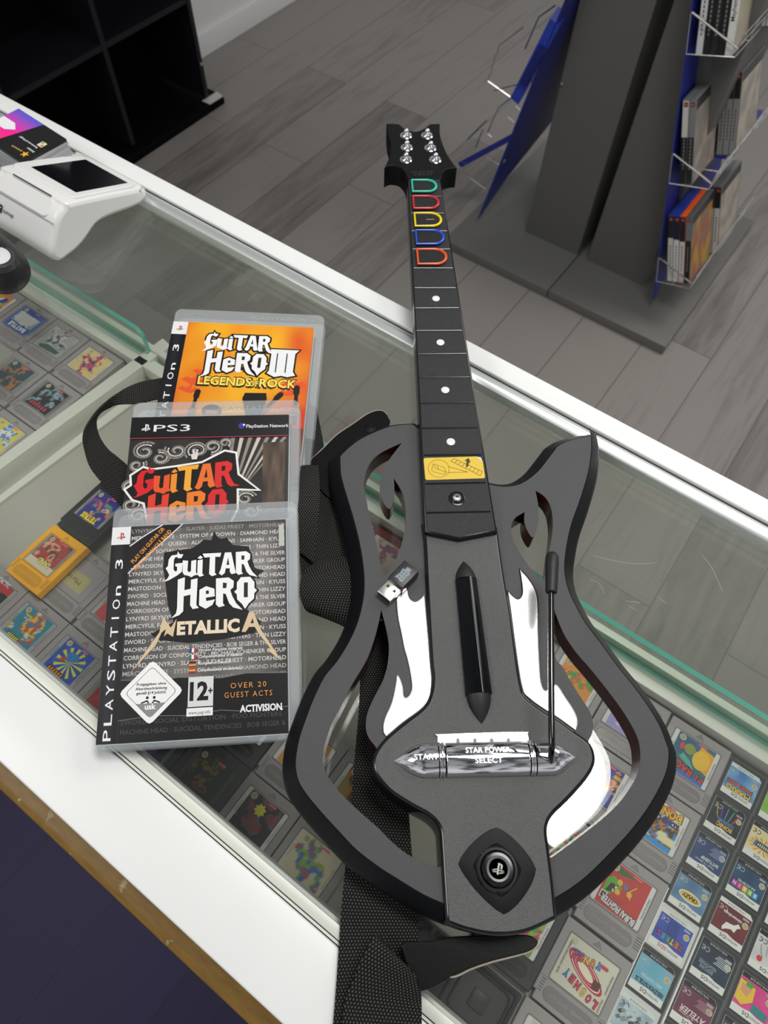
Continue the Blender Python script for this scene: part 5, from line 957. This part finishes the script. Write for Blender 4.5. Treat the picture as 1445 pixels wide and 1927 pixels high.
# right hand columns, the front of the shelf
gb(144.5, -11, 'grey cartridge with a cream label of red rings', lambda A: (A.rr(7.4, 49.6, 9.3, 45.6, 1.3, '#d8d5c4'), looney(A), A.disc(44.6, 12.6, 2.4, '#cfc6a0', n=16), A.text('MADE IN JAPAN', 10, 24, 1.5, '#505050', w_=14, rot=90), A.text('DMG-LN-NOE', 10, 40, 1.5, '#505050', w_=10, rot=90), A.text('HERAUSRAGENDE SEITE', 47.6, 27, 1.6, '#505050', w_=26, rot=90), A.rr(14, 21, 14.5, 17, 1.2, '#c8384a')))
gb(144.5, 56.5, 'grey cartridge with a red label of a green dragon', lab('#c62f2a', ('#c62f2a', '#c63a2c', '#b8302a'), extra=dragon, seed=2))
gb(145, 122.5, 'grey cartridge with a yellow and brown jungle label', lab('#e3dfa8', ('#5a3a20', '#c27a30', '#4a2c18', '#3a86c8', '#c8502c'), extra=donkey, seed=5))
gb(146, 188.5, 'grey cartridge with a red and orange racing label, behind the controller', lab('#2f6f80', ('#2f6f80', '#3b5a9a'), extra=race, seed=8))
gb(143.5, -77.5, 'grey cartridge cut by the picture bottom below the red ringed label', lab('#d0cdd0', ('#9a8fb0', '#d8d4d0', '#a84a50'), seed=31))
gb(87, 190, 'grey cartridge with a violet label under the right wing of the controller', lab('#a59bd8', ('#7a4fa8', '#c8a0d8', '#d8d4e8', '#5b62b8'), seed=12))
gb(87, 124, 'grey cartridge with a blue and red label under the right wing of the controller', lab('#2c3a90', ('#c84a2c', '#e88a3a', '#2c2a68', '#d8b02c'), seed=14))
gb(87, 57.5, 'grey cartridge with a green and red label beside the faceplate', lab('#2f6b48', ('#2f6b48', '#b8b890', '#a82c30', '#8fa88a'), seed=16))
gb(87, -10, 'dark cartridge with a green label under the lower leather tab', lab('#5fae3a', ('#5fae3a', '#8fc85a', '#c84a50', '#e8e8e0'), seed=18), 'smoke', '#2b2c2e')
gb(29, 190, 'grey cartridge with an orange and red label right of the whammy bar', lab('#e0922a', ('#e0922a', '#d85a2a', '#4a9a3a', '#f0c040'), seed=20))
gb(29, 124, 'grey cartridge under the lower right of the faceplate', lab('#8a8a90', ('#b0a890', '#50506a', '#8a8a90'), seed=22))
gb(29, 57.5, 'grey cartridge with a green label low in the right hand cutout', lab('#3f7a4c', ('#3f7a4c', '#c8b890'), seed=23))
# left of the controller
SM = ('smoke', '#2b2c2e')
front = [(-77, -77, 'grey cartridge with a cream label of small coloured figures', lab('#d8cfae', ('#d8cfae', '#c84a4a', '#3a78c0', '#8fb03a', '#d8cfae', '#e0a0a0'), seed=41, strip='#d9d2bb'), 'grey'),
 (-135, -77, 'grey cartridge with a dark label and a yellow burst', lab('#1c1c22', ('#2a2a34', '#5a5a68', '#8a3a34', '#3a3a4a', '#101014'), extra=burst, seed=44), 'grey'),
 (-193, -77, 'black cartridge with a dark green label, in front of the game cases', lab('#12301c', ('#1c4a28', '#8a6a1c', '#12301c', '#a8402c'), seed=47, strip='#4a4a48'), 'smoke'),
 (-251, -77, 'black cartridge under the front edge of the front game case', lab('#1a2a48', ('#3a4a8a', '#7a5a9a', '#20242c'), seed=50, strip='#77787a'), 'smoke'),
 (-309, -77, 'grey cartridge with a red label beside the front game case', lab('#a82c30', ('#c8483a', '#8a1f28', '#d86a5a'), seed=53, strip='#8a8a88'), 'grey'),
 (-367, -77, 'grey cartridge with a blue label and a yellow sunburst', lab('#2c4fae', ('#2c4fae', '#3a62c0'), extra=lambda A: (sunburst(A), squiggle(A, 32, 38.5, 3.6, '#e88a3a', 18)), seed=56, strip='#9a9ea8'), 'grey'),
 (-425, -77, 'grey cartridge with a teal label beside the white counter edge', lab('#2a86a0', ('#2a86a0', '#2a86a0', '#c84038', '#e0c040', '#2a86a0', '#e8d8d0'), extra=lambda A: squiggle(A, 33, 39, 4, '#e8dc3a', 14), seed=59, strip='#a0a4a6'), 'grey'),
 (-483, -76, 'grey cartridge with a red and black label at the left frame edge', lab('#141416', ('#141416', '#2a2a2c', '#b83a38'), extra=lambda A: (A.rect(11, 46, 10, 18, '#b82c30'), A.text('TACTIC', 26, 12, 4.4, '#e8e8e8', w_=16, bold=.3, rot=180)), seed=62, strip='#a0a09e'), 'grey'),
 (-135, -11, 'grey cartridge with an orange label under the left wing of the controller', lab('#d89a3a', ('#d89a3a', '#c86a2a', '#3a5a9a'), seed=64), 'grey'),
 (-193, -11, 'black cartridge with a yellow and blue label under the front game case', lab('#2c3a98', ('#2c3a98', '#e8d040', '#4a58b8'), seed=66), 'smoke'),
 (-77, -11, 'grey cartridge with an olive label under the strap', lab('#9a8a3a', ('#9a8a3a', '#c8602c', '#5a4a2a', '#d8c06a'), seed=68), 'grey'),
 (-367, -11, 'grey cartridge with a red strip on its label, half under the front game case', lab('#c84a4a', ('#c84a4a', '#c8a880', '#8a4a4a'), seed=70, strip='#b0b0ae'), 'grey'),
 (-425, -11, 'grey cartridge with a yellowed strip of handwritten paper tape', tape, 'grey'),
 (-193, 188, 'dark red cartridge with a floral label, seen through the left flame cutout', lab('#d8c8b8', ('#c85a3a', '#d8c8b8', '#a8505a', '#7a5a8a', '#e0a070'), seed=72), 'red')]
for x, y, l, a, k in front: gb(x, y, l, a, k, {'grey': '#9f999a', 'smoke': '#2b2c2e', 'red': '#8a2a32'}[k])
gb(-464, -11.5, 'bright yellow cartridge leaning between grey ones', lab('#a83a30', ('#c84038', '#3a4a2c', '#c84038', '#d8a890', '#8a2c28'), extra=lambda A: (A.rect(9, 48, 37.5, 45.4, '#d8ccb0'), letters(A, 'LAND', 26, 34.5, 5.2, '#e8e070', 18)), seed=75, strip='#8f8f88'), 'yellow', '#ffb400', .5, 11, 'coloured cartridges')
gb(-464, 55, 'black cartridge with a blue and green label, behind the yellow one', lab('#2c2f8a', ('#2c2f8a', '#3fae6a', '#8a3aa0', '#2c2f8a', '#d87a3a', '#c8d8e8', '#a82c48'), extra=lambda A: letters(A, 'TETRIS', 29, 38, 6, '#f0e03a', 24), seed=78, strip='#8a8e90'), 'jet', '#1c1e20', .5, 11, 'coloured cartridges')
for x, y, l, a in ((-745, 190, 'grey cartridge with a blue and white label near the black scanner', lab('#8fa0c0', ('#3a5aa8', '#d8dce0', '#3a62b8'), extra=lambda A: (A.rect(11, 46, 9.5, 17, '#3355a8'), A.poly([(13, 18), (45, 18), (42, 34), (16, 30)], '#d0d2cc'), A.rect(11, 46, 35, 45.4, '#2f54a8'), A.text('BATTLE', 28.5, 37, 6, '#f2f2f2', w_=28, bold=.5)), seed=81, strip='#5a74b8')),
  (-687, 190, 'grey cartridge with a pale grey and green label', lab('#a8aaa8', ('#a8aaa8', '#4a4c58', '#c8cac8', '#8a3a34'), extra=lambda A: A.poly([(12, 38), (34, 36), (44, 42), (40, 45), (14, 43)], '#2f5a40'), seed=84, strip='#b0b2b0')),
  (-628, 190, 'grey cartridge with a cream, blue and red label in the far corner of the tray', lab('#d8c088', ('#d8c088', '#2a4a80', '#c8485a', '#d8c088', '#c8a860'), seed=87, strip='#d0c8a8')),
  (-687, 123.5, 'grey cartridge with a dark green and blue label at the left frame edge', lab('#2c4a58', ('#2c4a58', '#8a7a58', '#c8722c', '#24405a', '#4a6a5a'), seed=90, strip='#8f9492')),
  (-628, 123.5, 'grey cartridge with a black label and a red title', lab('#20242a', ('#20242a', '#5a7a88', '#8fa8b0', '#2a2c34', '#6a2a34'), extra=lambda A: squiggle(A, 28.5, 38, 5, '#c83a58', 26), seed=93, strip='#77797a')),
  (-628, 57, 'grey cartridge with a yellow and blue label by the tray divider', lab('#d8c848', ('#d8c848', '#3a8ad0', '#e8e4d0', '#3a8ad0', '#c8504a'), seed=96, strip='#b8b8a8')),
  (-803, 190, 'grey cartridge with an orange and blue label under the black scanner', lab('#c88a4a', ('#c88a4a', '#2c4a98', '#e8e0d0'), seed=99)),
  (-687, 57, 'grey cartridge at the left frame edge behind the tray divider', lab('#5a5a6a', ('#5a5a6a', '#a8a8b0'), seed=102))): gb(x, y, l, a)
# ------------------------------------------------------------------ small game cards
def ds_parts(k):
    if k in SHELL: return SHELL[k]
    m = mat('card_shell_' + k, '#303336' if k == 'black' else '#d9dad6', .4, bump=.2, bscale=1800); t = B()
    t.prism(ccw([(.6, 0), (32.4, 0), (33, .6), (33, 34.4), (32.4, 35), (.6, 35), (0, 34.4), (0, .6)]), -3.8, 0, 0, bev=.5)
    t.box(1.2, 31.8, .8, 2.2, -.1, .06, 0); sh = t.done('shell', m, None, local=True); SHELL[k] = sh.data; bpy.data.objects.remove(sh); return SHELL[k]
def ds_label(A, bg, art, code='#141416', white='#e9e9e6', three=0, seed=0., pal=None):
    out = [(2.6, 3.2), (30.4, 3.2), (30.4, 33), (2.6, 33)]; out = [(5.4, 3.2), (30.4, 3.2), (30.4, 33), (2.6, 33), (2.6, 6)]
    A.poly(out, white)
    top = 27.6; b0 = lin(bg); P_ = [lin(c) for c in (pal or [bg])]
    A.grid(2.8, 30.2, 6.8, top, 12, 10, lambda u, v: mixc(b0, P_[0], .5 + .8 * nz(u, v, 2.5, seed)))
    A.poly([(5.5, 3.3), (30.2, 3.3), (30.2, 6.8), (2.8, 6.8), (2.8, 6)], code); A.text('NTR-C22P-EUR', 17, 4.3, 1.5, '#dcdcdc' if lin(code)[0] < .3 else '#303030', w_=14)
    A.poly([(9, top), (24, top), (22, top + .0), (16.5, top - 1.2), (11, top)], white)
    A.text('NINTENDO', 6.5, 29, 1.8, '#4a4a4a', w_=9.5, al='l', bold=.05); A.text('3DS' if three else 'DS', 16.4, 28.6, 2.7, '#303030' if not three else '#b03040', w_=7 if three else 5, al='l', bold=.1)
    A.line([(27.5 + 1.7 * math.cos(a), 11 + 1.7 * math.sin(a)) for a in (-2.2 + .3 * k for k in range(1))] , .1, '#ffffff')
    ce = '#e8e8e8' if lin(bg)[0] + lin(bg)[1] < .7 else '#202020'
    for cx in (24.0, 27.6): A.line([(cx + 1.5 * math.cos(math.radians(a)), 10.4 + 1.6 * math.sin(math.radians(a))) for a in range(50, 311, 26)], .5, ce)
    A.line([(27.6 - 1.4, 10.4), (27.6 + .2, 10.4)], .5, ce)
    A.disc(6.2, 13.2, 2.5, '#d8cfa8', n=16); A.disc(6.2, 13.2, 1.9, '#b8ae88', n=14); A.rr(4.5, 10, 8, 9.6, .8, '#aab0c0')
    if art: art(A)
def ds(x, y, label, bg, art=None, k='black', **kw):
    t = thing('game_card', label, 'game card', (x + 33, y + 35, -4 + .2), math.pi, 'small game cards in rows'); o = bpy.data.objects.new('shell', ds_parts(k)); COL.objects.link(o); o.parent = t
    b = B(); ds_label(Art(b, Matrix.Translation((0, 0, .05)), .012), bg, art, **kw); b.done('label', PRINT, t, local=True); return t
T2 = lambda *rows: (lambda A: [letters(A, t, x, y, h, c, ww, rim=rm, bold=.35) for t, x, y, h, c, ww, rm in rows])
def rays(A):
    for i, c_ in enumerate(('#c8a83a', '#6a4ac8', '#4a9ad0', '#3fae9a', '#d83a4a')): A.line([(27 - i * 5, 8), (24 - i * 3.4, 18), (20 - i * 1.5, 22)], .8, c_)
    letters(A, 'SONIC', 15, 22.6, 3.2, '#e8b83a', 14); letters(A, 'COLOURS', 15, 19, 2.6, '#4a8ad8', 14)
def sun(A):
    for q in range(14): a = q * .4488; A.poly([(17, 20), (17 + 11.5 * math.cos(a), 20 + 6.8 * math.sin(a)), (17 + 11.5 * math.cos(a + .2), 20 + 6.8 * math.sin(a + .2))], '#e8b02c')
    A.poly([(10, 17), (24, 17), (25, 22), (9, 22)], '#4a7aa8'); squiggle(A, 17, 18.4, 2.8, '#e8dcc0', 10)
def brain(A):
    for i, (ch, c_) in enumerate(zip('BRAIN', ('#4aa8d8', '#8fc83a', '#e8c83a', '#d84a8a', '#c03ab0'))): A.rr(6.5 + i * 4.4, 10.4 + i * 4.4, 21.2, 26, .4, c_); A.text(ch, 8.5 + i * 4.4, 22.2, 2.6, '#f0f0f0', bold=.2)
    A.text('AKADEMIE', 17, 18.6, 2, '#d8e8f0', w_=15, bold=.1)
def dogs(A):
    A.text('nintendogs', 17, 11.5, 2.4, '#f0f0f0', w_=15, bold=.2); A.poly([(22, 24), (20, 19), (14, 18), (11, 15), (8.6, 17), (11, 19), (12, 23), (15, 22), (19, 24), (21, 26)], '#f2efec')
def tetris(A):
    for i, (ch, c_) in enumerate(zip('TETRIS', ('#c83a3a', '#e0782c', '#e8c83a', '#5fae3a', '#3a8ad0', '#a03ab0'))): letters(A, ch, 7.2 + i * 3.7, 20.2, 4.4, c_, 3.0)
    A.rect(13, 21, 9, 18.6, '#1f3f98')
def tetrag(A):
    random.seed(7)
    for q in range(26): x, y, r = random.uniform(5, 28), random.uniform(10, 26), random.uniform(1.2, 3); A.poly([(x - r, y), (x, y - r * .7), (x + r, y + r * .3), (x + .2 * r, y + r)], random.choice(('#77797c', '#b8bcc0', '#94989c', '#4a4c50', '#c8dce4')))
def surf(A): A.poly(circ(16, 20.5, 9.5, 20, 4), '#f0f0ee'); A.poly(circ(16, 20.5, 8.6, 20, 3.2), '#e0b83a'); letters(A, 'CRAZY', 16, 19.2, 2.6, '#3a2a18', 13, rim='#e8c860')
def lines4(c_, n, y): return lambda A: [A.rect(5, 5 + 12 - (i % 3), y - i * 1.3, y - i * 1.3 + .6, c_) for i in range(n)]
AX = lambda k: 204.8 - .6 * k; AY = lambda k: 216.2 - 35.6 * k; BX = lambda k: 239.2 - .6 * k; BY = lambda k: 180.6 - 35.6 * k
ds(AX(0), AY(0), 'black game card with a bright blue label, nearest the rear ledge', '#3a78c0', T2(('MARIO', 17, 23.2, 4.2, '#f0c83a', 22, '#3a2a18'), ('DONKEY KONG', 17, 18.4, 3.2, '#d8502c', 22, '#401a10')), code='#d8e4e8', pal=['#7ab8e0'])
ds(AX(1), AY(1), 'black game card with coloured rays on a black label', '#101216', rays, pal=['#1c2430'])
ds(AX(2), AY(2), 'black game card with a navy label of fine lettering', '#22386a', lambda A: (lines4('#8fa0c8', 6, 15.5)(A), letters(A, 'BATTLESHIP', 14, 20, 2.6, '#c8d0e0', 15), A.text('Nach 12 Jahren', 17, 24, 1.8, '#e8e8f0', w_=16)), pal=['#2f4a80'])
ds(AX(3), AY(3), 'black game card with a steel blue label and an oval yellow logo', '#4a7098', surf, pal=['#6a94b8'])
ds(AX(4), AY(4), 'white game card with a blue label and rainbow letters', '#2440a0', tetris, 'white', code='#e4e4e0', three=1, pal=['#3a5ac0'])
ds(AX(5), AY(5), 'black game card with a plain light blue label', '#6ab0cc', lambda A: (A.text('KREUZWORTRÄTSEL DS', 16, 23.5, 3, '#16242c', w_=23, bold=.4), A.text('WELT EDITION', 16, 19, 2.4, '#f0f4f4', w_=17)), pal=['#7abcd4'])
ds(AX(6), AY(6), 'white game card with a grey crystal label at the bottom of the picture', '#c8d8dc', tetrag, 'white', code='#dfe4e2', pal=['#94b8c8'])
ds(BX(-1), BY(-1), 'black game card with a lime green label at the right frame edge', '#7ab838', lambda A: A.disc(17, 18, 6, '#a8d85a'), pal=['#9ac84a'])
ds(BX(0), BY(0), 'black game card with a cream and yellow sunray label', '#e8d8a0', sun, pal=['#f0e0b8'])
ds(BX(1), BY(1), 'black game card with coloured letter tiles on dark blue', '#1c3a5c', brain, pal=['#2f5a80'])
ds(BX(2), BY(2), 'black game card with a dark red label and a white dog', '#6a1f28', dogs, code='#e8e8e6', pal=['#7a2a32'])
ds(BX(3), BY(3), 'black game card with a dark blue night label', '#18283c', lambda A: (lines4('#c8d0d8', 6, 16)(A), A.text('BEFORE', 20, 22.4, 2.6, '#8fa0b0', w_=11, bold=.2), A.text('NIGHTMARE', 20, 19, 3, '#8fa0b0', w_=14, bold=.2)), pal=['#243c54'])
ds(BX(4), BY(4), 'black game card with a maroon label', '#6a2c44', lambda A: (A.text('ATELIER', 16, 20, 4, '#e8d8dc', w_=20, bold=.2, shear=.3), A.text('ab 12 Jahren', 20, 24.4, 1.8, '#e8d8dc', w_=12), lines4('#b890a0', 5, 15)(A)), pal=['#7a3a54'])
ds(BX(5), BY(5), 'black game card with a dark violet label at the bottom of the picture', '#2c1c34', lambda A: squiggle(A, 17, 16, 4, '#d8d0e0', 14), pal=['#3a2844'])
CX = lambda k: 274.2 - .6 * k
ds(CX(1), 141.5, 'black game card cut by the right frame edge, uppermost of its row', '#c8d0d8', None, pal=['#dfe4e8'])
ds(CX(2), 106, 'black game card with a pale grey label and a red dot', '#c8cacc', lambda A: (A.disc(24, 24, 2.2, '#d8383c'), A.line([(26, 14), (24, 20), (22, 22)], .4, '#606468'), A.line([(21, 12), (20, 20)], .4, '#8a8e90')), pal=['#dadcdc'])
ds(CX(3), 70.4, 'black game card with a pink and yellow label', '#d83a8a', lambda A: (A.poly([(18, 10), (30, 9), (30, 24), (24, 26), (17, 20)], '#f0c83a'), A.poly([(20, 12), (28, 11), (28, 17), (22, 19)], '#e0a080'), A.poly([(19, 9), (26, 8), (25, 12), (21, 12)], '#4aa83a'), A.poly([(4, 22), (16, 20), (17, 26), (5, 27)], '#2f8a8a')), pal=['#e84a9a'])
ds(CX(4), 34.8, 'black game card in the lower right corner of the picture', '#48384c', None, pal=['#5a4860'])
for i, (x, y0, y1) in enumerate(((AX(3) - 1.9, 30, 120), (BX(3) - 1.6, 5, 110))):
    b = B(); b.box(x, x + 1.3, y0, y1, -9, -1.2); tag(b.done('divider_strip', WHITE), 'white plastic strip left of the %s row of game cards' % ('first', 'second')[i], 'strip', 'white strips between the game cards')
b = B(); b.box(203, 345, -6, 252, -8.9, -4.05); tag(b.done('card_mat', mat('grey_card_mat', (.10, .10, .105), .5)), 'dark mat under the small game cards', 'mat')
# ------------------------------------------------------------------ open black game tray by the lower tab
ot = thing('empty_case_tray', 'open black plastic game case with an empty moulded tray, under the lower leather tab', 'game case', (96, -45, -9)); TX_ = 56; TB = mat('tray_black', (.034, .034, .035), .42); TBL = mat('tray_ridge', (.004, .004, .005), .3)
b = B(); b.box(-12 + TX_, 86 + TX_, -110, -14, -8.8, -5, 0, bev=1); b.done('base', TB, ot)
b = B(); RX = tuple((p + TX_, q + TX_, r, s_) for p, q, r, s_ in ((-4, 34, -100, -20), (40, 80, -54, -20), (40, 80, -100, -60)))
for x0, x1, y0, y1 in RX:
    q = rrect(x0, x1, y0, y1, 6, 3); b.tube([(p.x, p.y, -4.6) for p in q], .9, 0, n=6, closed=True)
b.tube([(p.x, p.y, -4.2) for p in rrect(-9 + TX_, 83 + TX_, -107, -17, 3, 3)], 1.2, 0, n=6, closed=True); b.done('ridges', TBL, ot)
b = B()
for x, y in ((60, -37), (60, -80), (15, -60)): b.box(x - 7 + TX_, x + 7 + TX_, y - 7, y + 7, -5, -3.4, bev=.8)
for x, y in ((37, -30), (37, -56), (37, -84), (6, -19), (68, -57)): b.box(x - 1.6 + TX_, x + 1.6 + TX_, y - 3.4, y + 3.4, -5, -2.6, bev=.5)
b.done('clips', TB, ot)
# game boxes on the lower glass shelf behind the pane
for i, (x, w_, d_, hh, c, l) in enumerate(((-318, 95, 50, 30, (.40, .02, .025), 'red box on the lower glass shelf behind the leather tab'), (-200, 80, 55, 22, (.05, .05, .055), 'dark box on the lower glass shelf beside the neck'), (-470, 70, 46, 24, (.34, .03, .05), 'crimson box on the lower glass shelf behind the rear game case'))):
    t = thing('game_box', l, 'box', (x, 325, -151), group='boxes on the lower glass shelf'); b = B(); b.box(-w_ / 2, w_ / 2, -d_ / 2, d_ / 2, 0, hh, bev=1); b.done('carton', mat('carton_%d' % i, c, .5), t, local=True)
    b = B(); A = Art(b, Matrix.Translation((0, 0, hh + .1)), .05); A.rect(-w_ * .42, w_ * .42, -d_ * .4, d_ * .4, '#8a3036' if i != 1 else '#30302f'); A.rect(-w_ * .3, w_ * .1, -d_ * .25, d_ * .2, '#1c1a1a'); b.done('front_panel', PRINT, t, local=True)
